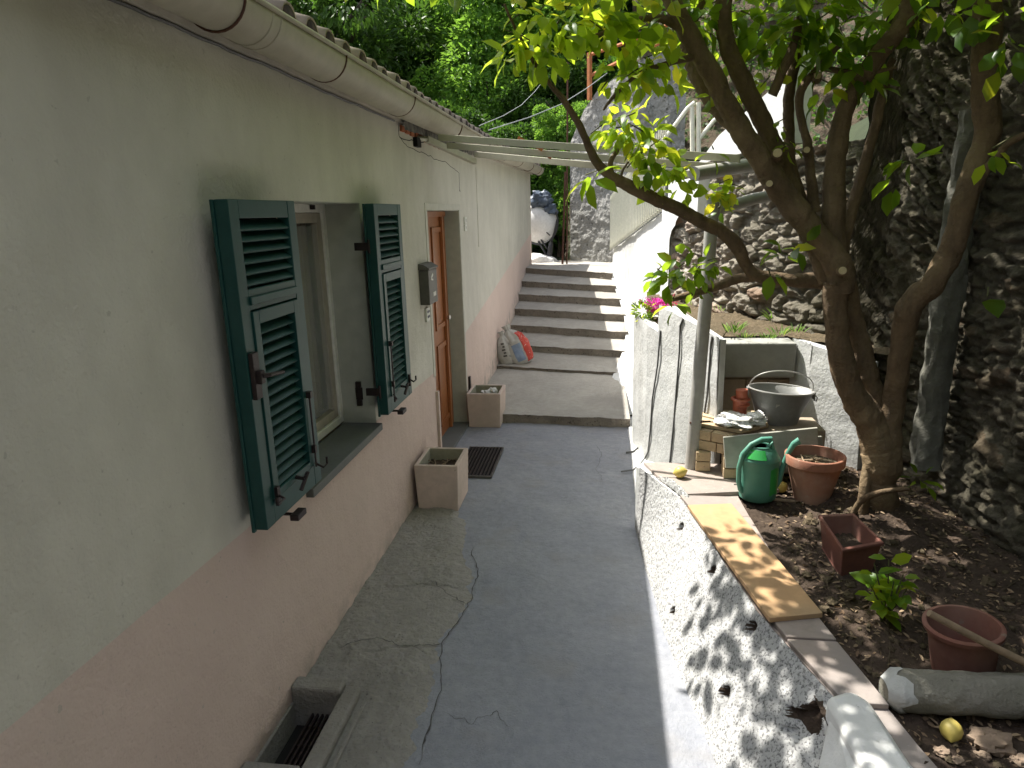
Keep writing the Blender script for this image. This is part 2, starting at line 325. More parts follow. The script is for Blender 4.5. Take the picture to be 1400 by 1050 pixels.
# ================================================================ SETTING
def terr(x,y):
    h=-.12
    if y<-3.6: h=max(h,min(8,(-3.6-y)*2.4))  # unseen rise behind the camera, added to block sky light
    if y>12.3: h=max(h,min(.96,-.12+(y-12.3)*3.2))
    if y>15: h+= (y-15)*.42
    if x>2.5 and y<13.5: h=max(h,min(2.6,(x-2.5)*4)+(x-3)*.55)
    if x>2.5 and y>=13.5: h=max(h,2.6+(x-3)*.5+(y-15)*.42 if y>15 else 2.6+(x-3)*.5)
    if x<-7 and y<13: h=-.12-(-7-x)*.05
    if y>15 and abs(x)<200: h+=.5*noise.noise(Vector((x*.2,y*.2,0)))
    return h
def terrain():
    xs=[-300,-150,-80,-40]+[-30+i*1.0 for i in range(66)]+[40,80,150,300]; ys=[-300,-100,-40,-15]+[-8+i*.8 for i in range(70)]+[60,90,150,300]
    mb=MB(); mb.v=[(x,y,terr(x,y) if y<60 else terr(x,60)+(y-60)*.1) for y in ys for x in xs]; nx=len(xs)
    fs=[(j*nx+i,j*nx+i+1,(j+1)*nx+i+1,(j+1)*nx+i) for j in range(len(ys)-1) for i in range(nx-1)]
    mb.f=fs; mb.m=[0]*len(fs); o=mb.build('hillside_ground',M['forestfloor'],smooth=True,org=(0,0,0)); tag(o,kind='structure')
terrain()
# paved path
def path_fn(u,v):
    x=-1.32+u*2.12; y=-3+v*9.4
    if x<-1.05 and 1.9<y<2.28: return (x,y,-.2)
    return (x,y,.010*fbm(x*1.2,y*1.2,3,4)+.0035*fbm(x*9,y*9,5,3)-.002)
mb=MB().grid(150,420,path_fn); o=mb.build('path',M['path'],smooth=True,org=(0,0,0)); tag(o,kind='structure')
# old rough strip along the house, with a broken edge
SB=[(-.60,-1.2),(-.63,.6),(-.678,2.0),(-.683,2.35),(-.765,2.75),(-.70,2.9),(-.691,3.08),(-.70,3.37),(-.80,3.65),(-.815,3.75),(-.888,4.0),(-.93,4.2),(-.96,4.5),(-.955,4.7)]
def strip_edge(y):
    for (x0,y0),(x1,y1) in zip(SB,SB[1:]):
        if y0<=y<=y1: return x0+(x1-x0)*(y-y0)/(y1-y0)
    return SB[-1][0]
def strip_fn(u,v):
    y=-1.2+v*5.75; xe=strip_edge(y)+.035*fbm(y*6,1.3,0,5)+.02*fbm(y*19,7,0,3); x=-1.3+u*(xe+1.3)
    e=min(1,(1-u)*5); rough=.5+.5*noise.noise(Vector((x*2.1,y*1.5,9)))
    z=.016+.014*fbm(x*5,y*5,1,4)*(.4+rough)+.010*fbm(x*22,y*22,2,4)*rough+.006*fbm(x*60,y*60,4,2)*rough
    # slab joints
    for jy in (2.62,3.18):
        d=abs(y-jy-.05*fbm(x*4,jy,0,3)); 
        if d<.012 and x>-1.15: z-=.010*(1-d/.012)
    if x<-1.055 and 1.9<y<2.28: return (x,y,-.2)
    return (x,y,z*e-(1-e)*.006)
mb=MB().grid(110,900,strip_fn); o=mb.build('old_concrete_path_strip',M['old'],smooth=True,org=(0,0,0),ang=180); tag(o,kind='structure')
strip=o
def crack(pts,w,z=.007):
    mb=MB(); P_=[]
    for (a,b) in zip(pts,pts[1:]):
        for s in range(14): t=s/14; P_.append((a[0]+(b[0]-a[0])*t+.016*fbm(a[1]*9+t*3,a[0]*7,1,5),a[1]+(b[1]-a[1])*t+.016*fbm(a[0]*9+t*3,a[1]*7,4,5)))
    vs=[];k=len(P_)
    for i,p in enumerate(P_):
        q=P_[min(i+1,k-1)]; r=P_[max(i-1,0)]; d=Vector((q[0]-r[0],q[1]-r[1])).normalized(); ww=w*(.35+.65*abs(noise.noise(Vector((p[0]*22,p[1]*22,3)))*2))*(1 if 2<i<k-3 else .3)
        zz=z+(path_fn((p[0]+1.32)/2.12,(p[1]+3)/9.4)[2] if p[0]>strip_edge(p[1]) else strip_fn(min(1,(p[0]+1.3)/(strip_edge(p[1])+1.3)),(p[1]+1.2)/5.75)[2]+.004)
        vs+=[(p[0]-d.y*ww,p[1]+d.x*ww,zz),(p[0]+d.y*ww,p[1]-d.x*ww,zz)]
    mb.add(vs,[(2*i,2*i+1,2*i+3,2*i+2) for i in range(k-1)]); return mb
M['crack']=pm('crack_dark',(.07,.068,.065),(.10,.098,.095),30,1,20,0)
crack([(-.66,2.0),(-.665,2.4),(-.735,2.72),(-.69,2.95),(-.67,3.1),(-.69,3.4),(-.78,3.68)],.0035).build('crack',M['crack'],strip,org=(0,0,0))
crack([(-.69,3.06),(-.78,3.10),(-.90,3.22),(-1.0,3.18)],.003).build('crack',M['crack'],strip,org=(0,0,0))
crack([(-.72,2.72),(-.85,2.66),(-1.05,2.70),(-1.2,2.60)],.003).build('crack',M['crack'],strip,org=(0,0,0))
crack([(-.62,2.28),(-.5,2.22),(-.42,2.3),(-.33,2.2)],.0016,.003).build('crack',M['crack'],strip,org=(0,0,0))
crack([(-.05,5.6),(.0,5.3),(-.04,5.0),(.03,4.7)],.0016,.003).build('crack',M['crack'],strip,org=(0,0,0))
# ---------------------------------------------------------------- stairs
tops=[(.15,-1.27,7.98,.24,7.637,.108),(.29,-1.27,8.62,.27,8.192,.212),(.44,-1.27,9.3,.325,8.671,.346),(.595,-1.27,9.80,.313,9.119,.502),(.745,-1.27,10.33,.26,9.6,.644),(.90,-1.27,10.75,.19,9.852,.817),(1.06,-1.27,11.38,.14,10.113,.973)]
st=thing('staircase',(-.5,6.2,0),'short flight of rough concrete steps climbing along the house wall','stairs')
def slab(name,yl0,xr0,yr0,z0f,yl1,xr1,yr1,z1,zb=-.1):
    """tread from its front edge (left yl0, right yr0, height z0f) to its back (yl1,yr1,z1), front face down to zb"""
    mb=MB(); N=60; Kd=10
    def P(u,v):
        xl=-1.31; xr=xr0+(xr1-xr0)*v; y=(yl0+(yr0-yl0)*u)*(1-v)+(yl1+(yr1-yl1)*u)*v
        z=z0f+(z1-z0f)*v; x=xl+(xr-xl)*u
        e=.012*fbm(x*4,y*4,z0f*9,4)+.004*fbm(x*20,y*20,2,3)
        if v<.001: y+=.014*fbm(x*5,z0f*7,1,4)+.006*fbm(x*24,z0f,3,2); e-=.006*abs(fbm(x*11,2,z0f,3))
        return (x,y,z+e*.6)
    mb.grid(N,Kd,P); n0=0
    # riser
    def Rr(u,v):
        x,y,z=P(u,0.); return (x,y+(.012*fbm(x*9,z*9,v*3,4)+.012)*(0 if v>.98 else 1),zb+(z-zb)*v)
    mb.mi=1; mb.grid(N,8,Rr)
    mb.mi=0
    return mb
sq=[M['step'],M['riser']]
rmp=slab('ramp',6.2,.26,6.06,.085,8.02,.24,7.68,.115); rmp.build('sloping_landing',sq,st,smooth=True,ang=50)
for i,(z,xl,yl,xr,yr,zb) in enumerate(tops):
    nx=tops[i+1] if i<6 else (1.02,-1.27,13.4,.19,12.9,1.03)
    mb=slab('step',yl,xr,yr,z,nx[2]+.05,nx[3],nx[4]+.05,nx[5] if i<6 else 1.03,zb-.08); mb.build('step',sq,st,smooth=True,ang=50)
# pale side strip right of the steps, filling up to the white wall
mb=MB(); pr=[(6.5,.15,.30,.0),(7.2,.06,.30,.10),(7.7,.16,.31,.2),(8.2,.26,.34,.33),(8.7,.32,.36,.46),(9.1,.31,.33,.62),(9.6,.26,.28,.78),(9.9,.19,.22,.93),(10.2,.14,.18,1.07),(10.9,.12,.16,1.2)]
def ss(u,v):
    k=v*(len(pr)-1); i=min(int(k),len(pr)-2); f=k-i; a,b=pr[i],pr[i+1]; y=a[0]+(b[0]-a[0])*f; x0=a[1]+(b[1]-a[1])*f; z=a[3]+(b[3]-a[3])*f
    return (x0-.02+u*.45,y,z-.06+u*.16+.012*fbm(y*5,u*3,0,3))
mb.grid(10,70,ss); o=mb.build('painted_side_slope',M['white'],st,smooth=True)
# ---------------------------------------------------------------- house
house=thing('house',(-4,5,0),'low house with cream upper plaster and pink dado, tiled roof and white gutter','house')
WX=-1.27; Y0,Y1=-3.,12.35; ZT=2.60
mb=MB()
def wb(y0,y1,z0,z1): mb.box((WX-.36,y0,z0),(WX,y1,z1))
wy0,wy1,wz0,wz1=2.60,3.56,.80,2.022; dy0,dy1,dz1=4.96,6.10,1.985
wb(Y0,wy0,-.3,ZT); wb(wy0,wy1,-.3,wz0-.03); wb(wy0,wy1,wz1,ZT); wb(wy1,dy0,-.3,ZT); wb(dy0,dy1,dz1,ZT); wb(dy1,Y1,-.3,ZT)
mb.box((-7,Y0-.3,-.3),(WX,Y0,ZT)); mb.box((-7.3,Y0-.3,-.3),(-7,Y1,ZT)); mb.box((-7,Y1-.3,-.3),(WX-.36,Y1,ZT))
mb.build('wall',M['wall'],house)
# reveal linings (2 mm proud of the wall core)
mb=MB(); mb.box((WX-.355,wy1-.004,wz0),(WX-.002,wy1+.02,wz1)); mb.box((WX-.355,wy0-.02,wz0),(WX-.002,wy0+.004,wz1)); mb.box((WX-.355,wy0,wz1-.004),(WX-.002,wy1,wz1+.02))
mb.build('window_reveal',M['reveal'],house); mb=MB(); mb.box((WX-.355,dy1-.004,-.05),(WX-.002,dy1+.02,dz1)); mb.box((WX-.355,dy0-.02,-.05),(WX-.002,dy0+.004,dz1)); mb.box((WX-.355,dy0,dz1-.004),(WX-.002,dy1,dz1+.02))
mb.build('door_reveal',M['reveal'],house)
# soffit band under the eaves, cracked plaster cove and trim board
def eave_z(y): return 0 if y<6 else (y-6)*.012
mb=MB()
def sof(u,v):
    y=Y0+u*(Y1+.25-Y0); e=eave_z(y)+.006*fbm(y*2,0,0,3)
    prof=[(WX+.002,2.515),(WX+.022,2.52),(WX+.03,2.55),(WX+.035,2.575),(WX+.03,2.60)]; k=v*4; i=min(int(k),3); f=k-i
    return (prof[i][0]+(prof[i+1][0]-prof[i][0])*f,y,prof[i][1]+(prof[i+1][1]-prof[i][1])*f+e)
mb.grid(200,9,sof); mb.build('eaves_band',M['soffit'],house,smooth=True)
pts=[(WX+.012,y,2.508+eave_z(y)+.008*fbm(y*1.7,3,0,4)+.004*fbm(y*9,3,1,3)) for y in np.linspace(Y0,4.25,120)]
MB().tube(pts,.0055,6).build('eaves_cable',M['cable'],house,smooth=True)
# gutter
mb=MB(); gr=.095
def gf(u,v):
    y=Y0-.2+u*(12.75-Y0+.2); a=math.pi*(1-v)*1.0; zc=2.602+eave_z(y)*1.1+.004*math.sin(y*1.3)
    return (-1.158-math.cos(a)*-gr*-1 if False else -1.158+gr*math.cos(math.pi*(1-v)),y,zc-gr*math.sin(math.pi*v))
mb.grid(90,19,gf)
for y in (12.74,):
    zc=2.602+eave_z(y)*1.1; vs=[(-1.158+gr*math.cos(math.pi*(1-k/12)),y,zc-gr*math.sin(math.pi*k/12)) for k in range(13)]; mb.add(vs,[tuple(range(13))])
gut=mb.build('gutter',M['gutter'],house,smooth=True,solid=.004)
mb=MB().tube([(-1.158+gr+.004,y,2.608+eave_z(y)*1.1) for y in np.linspace(Y0,12.75,30)],.009,8); mb.build('gutter_bead',M['gutter'],gut,smooth=True)
for y in (1.35,1.6,2.12,2.95,4.02,5.35,6.7,8.1,9.5,10.9,12.2):
    zc=2.602+eave_z(y)*1.1
    MB().tube([(-1.158+(gr+.004)*math.cos(math.pi*(1-k/14)),y,zc-(gr+.004)*math.sin(math.pi*k/14)) for k in range(15)],.0045,6).build('gutter_bracket',M['rust' if y>2 else 'gutter'],gut,smooth=True)
# lapped gutter joints
for y in (2.30,2.36):
    zc=2.602
    MB().tube([(-1.158+(gr+.002)*math.cos(math.pi*(1-k/14)),y,zc-(gr+.002)*math.sin(math.pi*k/14)) for k in range(15)],.004,6).build('gutter_joint',M['gutter'],gut,smooth=True)
# roof
mb=MB(); sl=.33; ex=-1.15; rx=-4.2
mb.add([(ex,Y0-.2,2.60),(ex,Y1+.35,2.665),(rx,Y1+.35,2.605+sl*3.05),(rx,Y0-.2,2.605+sl*3.05)],[(0,1,2,3)])
mb.add([(-7.5,Y0-.2,2.605),(-7.5,Y1+.35,2.66),(rx,Y1+.35,2.61+sl*3.05),(rx,Y0-.2,2.61+sl*3.05)],[(3,2,1,0)])
mb.add([(-7.3,Y1+.02,2.6),(-1.27,Y1+.02,2.6),(-1.27,Y1+.02,2.63),(rx,Y1+.02,2.60+sl*3.05),(-7.3,Y1+.02,2.62)],[(0,1,2,3,4)])
rf=mb.build('roof',M['tile'],house,solid=.03)
mb=MB(); mm=mb; y=Y0
while y<Y1+.3:
    e=eave_z(y); r=.056; jx=random.uniform(-.012,.012); jz=random.uniform(-.004,.004)
    def rowf(u,v,y=y,e=e,r=r,jx=jx,jz=jz):
        t=v*3.05; a=math.pi*u; k=t/.32; st_=(k-int(k))*-.012
        return (ex+.045+jx-t,y+r*math.cos(a),2.628+jz+e+sl*t+r*.95*math.sin(a)+st_)
    mb.mi=0; mb.grid(8,22,rowf); mb.mi=1
    c=[(ex+.041+jx,y+r*.92*math.cos(math.pi*k/8),2.626+jz+e+r*.86*math.sin(math.pi*k/8)) for k in range(9)]; mm.add(c,[tuple(range(9))])
    y+=.19
mb.build('roof_tiles',[M['tile'],M['tiledark']],rf,smooth=True,solid=.012)
# exposed patch under the eaves where the bracket sits
mb=MB()
PP=[PY(*p,5) for p in [(0,0)]]
def wallpt(px,py,dx=.004): v=on(px,py,0,WX+dx); return v
for k in range(9):
    a=wallpt(550+k*6.4,176+k*3.1,.006); mb.obox((a.x,a.y,a.z),(.02,.075,.035))
mb.build('exposed_brick',M['rbrick'],house,bevel=.004)
pa=[wallpt(x,y) for x,y in [(545,160),(547,188),(560,202),(590,214),(612,224),(628,236),(629,262)]]
def jag(P_,r): 
    out=[]
    for a,b in zip(P_,P_[1:]):
        for k in range(7): q=a.lerp(b,k/7); out.append(q+Vector((-.004,fbm(q.y*14,q.z*14,1,3)*.02,fbm(q.y*13,q.z*15,5,3)*.014)))
    return out+[P_[-1]]
mb=MB().tube(jag(pa,0),.0022,5); mb.tube(jag([wallpt(x,y) for x,y in [(547,188),(575,193),(596,196),(622,213)]],0),.0028,5)
mb.build('plaster_crack',M['dark'],house)
# mouldy plaster behind the gutter at the bracket
mb=MB()
def mould(u,v): 
    y=4.35+u*2.7; z=2.47+.02*u-.03*(1-u)*0+v*.13+.02*fbm(y*5,0,2,3)*(1-v); return (WX+.044+.008*fbm(y*8,z*8,0,4),y,z)
mb.grid(90,14,mould); mb.build('bare_mortar_patch',pm('mouldy_mortar',(.10,.098,.09),(.30,.28,.24),14,1,50,.008,contrast=(.42,.6)),house,smooth=True)
# vertical plaster seam
MB().box((WX,7.02,1.62),(WX+.006,7.10,2.40)).build('plaster_seam',M['wall'],house,bevel=.002)
# ------------------------------------------------ window
win=MB()
fx=WX-.19
def frame(mb,y0,y1,z0,z1,x0,x1,t):
    mb.box((x0,y0,z0),(x1,y0+t,z1)); mb.box((x0,y1-t,z0),(x1,y1,z1)); mb.box((x0,y0+t,z0),(x1,y1-t,z0+t)); mb.box((x0,y0+t,z1-t),(x1,y1-t,z1))
frame(win,wy0+.002,wy1-.002,wz0+.02,wz1-.002,fx-.06,fx,.042)
wo=win.build('window',M['pvc'],house,bevel=.004)
sa=MB(); frame(sa,wy0+.046,wy1-.046,wz0+.064,wz1-.046,fx-.05,fx-.012,.05); sa.build('sash',pm('grey_brown_sash',(.40,.36,.30),(.35,.31,.26),4,.5,50,.0004),wo,bevel=.004)
m,nt,b=new_mat('window_glass'); b.inputs['Base Color'].default_value=(.6,.62,.6,1); b.inputs['Roughness'].default_value=.03; b.inputs['Alpha'].default_value=.16; M['glass']=m
MB().box((fx-.025,wy0+.10,wz0+.13),(fx-.019,wy1-.10,wz1-.11)).build('pane',M['glass'],wo)
mb=MB()
mb.grid(60,4,lambda u,v:(fx-.10+.008*math.sin(u*38)+.006*math.sin(u*91),wy0+.05+u*(wy1-wy0-.1),wz0+.1+v*(wz1-wz0-.15))); mb.build('curtain',M['curtain'],wo,smooth=True)
MB().box((fx-.34,wy0-.3,wz0-.3),(fx-.33,wy1+.3,wz1+.3)).build('dim_room_back',M['dark'],wo)
MB().box((fx-.003,wy0+.0,wz0-.028),(WX+.035,wy1+.0,wz0+.012)).build('sill',M['sill'],wo,bevel=.004)
MB().box((fx-.01,3.36,wz1-.03),(fx+.02,3.385,wz1-.008)).build('shutter_catch',M['iron'],wo,bevel=.002)
mb=MB(); mb.box((WX-.10,wy1-.02,.915),(WX-.07,wy1-.003,.95)); mb.box((WX-.105,wy1-.012,.95),(WX-.065,wy1-.003,1.02)); mb.box((WX-.10,wy1-.02,1.02),(WX-.07,wy1-.003,1.055)); mb.build('bolt_keeper',M['iron'],wo,bevel=.002)
# shutters
def shutter(hy,ny,loc_label,handle=True):
    """hinged at y=hy, free edge at ny"""
    d=1 if ny>hy else -1; y0,y1=min(hy,ny),max(hy,ny); z0,z1=.885,2.015; x0,x1=-1.212,-1.165
    mb=MB(); sw=.062
    mb.box((x0,y0,z0),(x1,y0+sw,z1)); mb.box((x0,y1-sw,z0),(x1,y1,z1)); mb.box((x0+.001,y0+sw,z0),(x1-.001,y1-sw,z0+.085)); mb.box((x0+.001,y0+sw,z1-.06),(x1-.001,y1-sw,z1)); 
    mb.box((x0+.001,y0+sw,1.655),(x1-.001,y1-sw,1.725)); 
    mb.box((x1,y0+sw+.0,1.672),(x1+.008,y1-sw,1.70))
    mb.box((x0-.012,y0-.006,z0-.01),(x0,y0+.012,z1)) # rear lip
    sh=mb.build('shutter',M['green'],house,bevel=.003,label=loc_label)
    # inner flap frame
    fl=MB(); a0,a1=y0+sw+.003,y1-sw-.003; fl.box((x0+.004,a0,z0+.09),(x1+.006,a0+.04,1.65)); fl.box((x0+.004,a1-.04,z0+.09),(x1+.006,a1,1.65)); fl.box((x0+.004,a0+.04,1.605),(x1+.006,a1-.04,1.65)); fl.box((x0+.004,a0+.04,z0+.09),(x1+.006,a1-.04,z0+.115))
    fl.build('shutter_flap',M['green'],sh,bevel=.002)
    lo=MB(); T=Matrix.Rotation(R_(38),3,'Y')
    z=1.752
    while z<1.945: lo.obox(((x0+x1)/2-.002,(y0+y1)/2,z),(.052,y1-y0-2*sw,.007),T); z+=.036
    z=z0+.135
    while z<1.60: lo.obox(((x0+x1)/2,(y0+y1)/2,z),(.052,y1-y0-2*sw-.088,.007),T); z+=.0375
    lo.build('louvres',M['green'],sh,bevel=.001)
    bk=MB().box((x0-.004,y0+sw,z0+.08),(x0-.001,y1-sw,z1-.055)); bk.build('shutter_backing',M['dark'],sh)
    xx=x1+.006
    ir=MB()
    ir.tube([(xx+.008,hy-d*-.03,1.34),(xx+.008,hy+d*.03,1.02)],.0045,6) if False else None
    yh=hy+d*.075
    ir.tube([(xx+.010,yh,1.27),(xx+.010,yh,.97)],.004,6); ir.box((xx,yh-.01,1.26),(xx+.02,yh+.01,1.285)); ir.box((xx,yh-.008,1.03),(xx+.016,yh+.008,1.06))
    ir.build('shutter_bolt',M['iron'],sh,smooth=True); ir=MB()
    ir.tube([(xx+.006,yh,.985),(xx+.03,yh-d*.02,.96),(xx+.03,yh-d*.06,.96),(xx+.03,yh-d*.06,.99)],.005,6)
    ir.build('hook',M['iron'],sh,smooth=True); ir=MB()
    yn=ny-d*.075
    ir.tube([(xx+.006,yn,.99),(xx+.03,yn,.975),(xx+.03,yn+d*.05,.975),(xx+.03,yn+d*.05,1.0)],.005,6); ir.box((xx,yn-.01,.95),(xx+.012,yn+.01,1.02))
    ir.build('hook',M['iron'],sh,smooth=True); ir=MB()
    ir.tube([(xx,(hy+ny)/2,.99),(xx+.03,(hy+ny)/2,.985),(xx+.035,(hy+ny)/2+.03,1.0),(xx+.03,(hy+ny)/2-.03,.95)],.008,6)
    ir.build('turn_latch',M['iron'],sh,smooth=True)
    for z in (1.80,1.02):
        hg=MB(); hg.box((WX-.008,min(hy-d*.002,hy-d*.018),z-.02),(x0+.01,max(hy-d*.002,hy-d*.018),z+.02)); hg.tube([(x0+.01,hy-d*.012,z-.035),(x0+.01,hy-d*.012,z+.035)],.007,8); hg.build('hinge',M['iron'],sh)
    ct=MB(); ym=(hy+ny)/2-.02; ct.tube([(WX,ym,.845),(x1+.02,ym,.845)],.007,6); ct.box((x1-.01,ym-.035,.832),(x1+.025,ym+.04,.856)); ct.build('wall_stay',M['iron'],sh,bevel=.003)
    if handle:
        h=MB(); yn=ny-d*.018-d*.0
        h.box((xx-.004,min(ny,ny-d*.05)+.004,1.36),(xx+.012,max(ny,ny-d*.05)-.004,1.52)); h.obox((xx+.018,ny-d*.03,1.435),(.022,.028,.045)); h.tube([(xx+.025,ny-d*.03,1.44),(xx+.04,ny-d*.05,1.438),(xx+.042,ny-d*.15,1.425)],[.009,.009,.007],8)
        h.build('shutter_handle',M['iron'],sh,bevel=.003)
    return sh
shutter(2.545,2.065,'dark green louvred shutter nearer the camera, with a long black handle')
shutter(3.47,3.95,'dark green louvred shutter beside the mailbox, without a long handle',handle=False)
# door
dx=WX-.145
mb=MB(); mb.box((dx-.05,5.0,-.02),(dx,6.085,dz1-.02)); dr=mb.build('door',M['door'],house,bevel=.004)
mb=MB()
for a,b_,c,d in [(5.10,5.52,.12,.85),(5.62,6.02,.12,.85),(5.10,5.52,.98,1.85),(5.62,6.02,.98,1.85)]: frame(mb,a,b_,c,d,dx,dx+.014,.045)
mb.build('panel_moulding',M['door'],dr,bevel=.004)
mb=MB().box((dx,5.93,.02),(dx+.03,5.975,1.95)); mb.build('door_edge_strip',M['door'],dr,bevel=.004)
mb=MB(); mb.lathe([(.0,0),(.022,.0),(.02,.02),(.012,.03),(.025,.05),(.0,.06)],(dx,5.97,1.05),14,Matrix.Rotation(R_(90),3,'Y')); mb.build('knob',M['zinc'],dr,smooth=True)
mb=MB(); mb.box((dx-.05,dy0+.0,-.03),(dx+.04,dy0+.045,dz1-.005)); mb.box((dx-.05,dy1-.03,-.03),(dx+.012,dy1-.005,dz1-.005)); mb.box((dx-.05,dy0+.045,dz1-.05),(dx+.03,dy1-.03,dz1-.005)); mb.build('door_frame',M['door'],house,bevel=.004)
MB().box((dx-.06,dy0,-.04),(WX+.02,dy1+.06,.022)).build('threshold',M['sill'],house,bevel=.006)
mb=MB(); mb.box((WX-.0,dy0-.03,.02),(WX+.022,dy0+.012,.63)); mb.build('door_guard_post',M['planter'],house,bevel=.003)
mb=MB(); mb.box((WX,6.20,.0),(WX+.02,6.245,.44)); o=mb.build('iron_flat_bar',M['iron'],bevel=.002,label='narrow dark metal strip standing on the pavement against the wall right of the door',cat='metal strip')
# raised plaster border of doorway
mb=MB(); mb.box((WX,dy0-.055,.75),(WX+.005,dy0-.001,dz1+.05)); mb.box((WX,dy1+.001,.0),(WX+.005,dy1+.045,dz1+.05)); mb.box((WX,dy0-.001,dz1+.001),(WX+.005,dy1+.001,dz1+.05)); mb.build('door_surround',pm('door_surround_paint',(.52,.50,.43),(.57,.55,.48),3,.8,60,.002),house,bevel=.002)
# mailbox, bell, number
t=thing('mailbox',(-1.24,4.76,1.33),'dark grey metal mailbox with white stickers on the wall beside the door','mailbox')
MB().box((WX,4.645,1.335),(WX+.07,4.885,1.578)).build('body',M['mail'],t,bevel=.005)
mb=MB(); mb.add([(WX-.0,4.635,1.58),(WX+.078,4.635,1.58),(WX+.078,4.895,1.58),(WX,4.895,1.58),(WX,4.635,1.622),(WX+.035,4.635,1.618),(WX+.078,4.635,1.592),(WX,4.895,1.622),(WX+.035,4.895,1.618),(WX+.078,4.895,1.592)],[(0,3,2,1),(0,1,6,5,4),(3,7,8,9,2),(4,5,8,7),(5,6,9,8),(1,2,9,6)]); mb.build('lid',M['mail'],t,bevel=.002)
fx2=WX+.071
mb=MB(); mb.obox((fx2,4.74,1.53),(.002,.06,.018),Matrix.Rotation(R_(25),3,'X')); mb.obox((fx2,4.735,1.507),(.002,.06,.012),Matrix.Rotation(R_(-8),3,'X')); mb.build('torn_sticker',M['sticker'],t)
MB().box((fx2-.001,4.75,1.385),(fx2+.001,4.83,1.415)).build('name_label',M['sticker'],t)
t=thing('doorbell',(-1.26,4.8,1.2),'small pale doorbell plate below the mailbox','doorbell')
MB().box((WX,4.745,1.20),(WX+.016,4.845,1.30)).build('bell_plate',M['plaque'],t,bevel=.003)
mb=MB(); mb.box((WX+.015,4.765,1.225),(WX+.019,4.825,1.243)); mb.box((WX+.015,4.765,1.262),(WX+.019,4.825,1.278)); mb.build('bell_button',M['blueink'],t,bevel=.001)
t=thing('number_plate',(-1.26,6.35,1.8),'two small white house number tiles right of the door','number plate')
for zc in (1.893,1.828): MB().box((WX,6.30,zc-.03),(WX+.012,6.40,zc+.030)).build('number_tile',M['plaque'],t,bevel=.003)
M['num']=pm('worn_grey_numeral',(.33,.33,.3),(.4,.4,.36),9,.7,20,0)
for yy,zz,a,b in [(6.352,1.892,.012,.014),(6.353,1.828,.012,.014)]: MB().tube([(WX+.013,yy+a*c,zz+b*d) for c,d in [(-.6,.9),(.7,.8),(.1,.1),(.8,-.5),(-.5,-.9)]],.0022,5).build('worn_mark',M['num'],t)
# ================================================================ PATH-SIDE THINGS
def square_planter(cx,cy,w,d,h,label,grp,seed):
    t=thing('square_planter',(cx,cy,0),label,'planter',grp); x0,x1,y0,y1=cx-w/2,cx+w/2,cy-d/2,cy+d/2; k=.028
    mb=MB(); bt=.012
    vs=[(x0+bt,y0+bt,0),(x1-bt,y0+bt,0),(x1-bt,y1-bt,0),(x0+bt,y1-bt,0),(x0,y0,h),(x1,y0,h),(x1,y1,h),(x0,y1,h),(x0+k,y0+k,h),(x1-k,y0+k,h),(x1-k,y1-k,h),(x0+k,y1-k,h),(x0+k+.008,y0+k+.008,h-.2),(x1-k-.008,y0+k+.008,h-.2),(x1-k-.008,y1-k-.008,h-.2),(x0+k+.008,y1-k-.008,h-.2)]
    fs=[(0,1,5,4),(1,2,6,5),(2,3,7,6),(3,0,4,7),(4,5,9,8),(5,6,10,9),(6,7,11,10),(7,4,8,11),(3,2,1,0)]; mb.add(vs,fs); mb.mi=1; n=len(mb.v)-16
    mb.f+=[(8,9,13,12),(9,10,14,13),(10,11,15,14),(11,8,12,15)]; mb.m+=[1]*4
    mb.build('box',[M['planter'],M['planter_in']],t,bevel=.006)
    def sf(u,v): x=x0+k+.004+u*(w-2*k-.008); y=y0+k+.004+v*(d-2*k-.008); return (x,y,h-.085+.012*fbm(x*30,y*30,seed,4))
    MB().grid(30,30,sf).build('soil',M['soil'],t,smooth=True)
    return t
p1_=square_planter(-1.095,4.33,.30,.37,.33,'pink concrete square planter of dark soil on the pavement left of the doorway','square pink concrete planters by the door',1)
mb=MB()
for k in range(26):
    c=Vector((-1.2+random.random()*.2,4.2+random.random()*.26,.262)); d=Vector((random.uniform(-1,1),random.uniform(-1,1),random.uniform(-.1,.5))).normalized()*.025
    mb.tube([c-d,c+d],.0035,5)
mb.build('wood_chips',M['stick'],p1_,smooth=True)
p2_=square_planter(-1.09,6.17,.32,.36,.33,'pink concrete square planter holding a crumpled plastic bag, right of the doorway','square pink concrete planters by the door',2)
def blob(mb,c,r,seed,amp=.25,n=18,m=12):
    c=Vector(c)
    def f(u,v):
        a=2*math.pi*u; b=math.pi*(v-.5); d=Vector((math.cos(a)*math.cos(b),math.sin(a)*math.cos(b),math.sin(b)))
        k=1+amp*fbm(d.x*1.6+seed,d.y*1.6,d.z*1.6,4); return tuple(c+Vector((d.x*r[0]*k,d.y*r[1]*k,d.z*r[2]*k)))
    return mb.grid(n,m,f)
mb=MB(); blob(mb,(-1.06,6.15,.275),(.075,.06,.05),3,.9,28,18); blob(mb,(-1.02,6.14,.315),(.035,.03,.03),8,.9,18,12)
mb.build('crumpled_bag',M['bag'],label='crumpled dirty white plastic bag lying in the farther pink planter',cat='bag',smooth=True)
# floor grating
t=thing('floor_grating',(-.97,5.07,0),'black barred metal grating set in the pavement in front of the door','grating')
mb=MB(); 
for k in range(11):
    x=-1.115+k*.0275; mb.box((x,4.76,.006),(x+.012,5.40,.022))
mb.build('bars',M['iron'],t,bevel=.002)
mb=MB(); mb.box((-1.12,4.745,.004),(-.825,4.76,.020)); mb.box((-1.12,5.40,.004),(-.825,5.415,.020)); mb.box((-.828,4.76,.004),(-.822,5.40,.020)); mb.build('rim',M['mail'],t)
MB().box((-1.11,4.76,.0015),(-.83,5.40,.005)).build('pit',M['dark'],t)
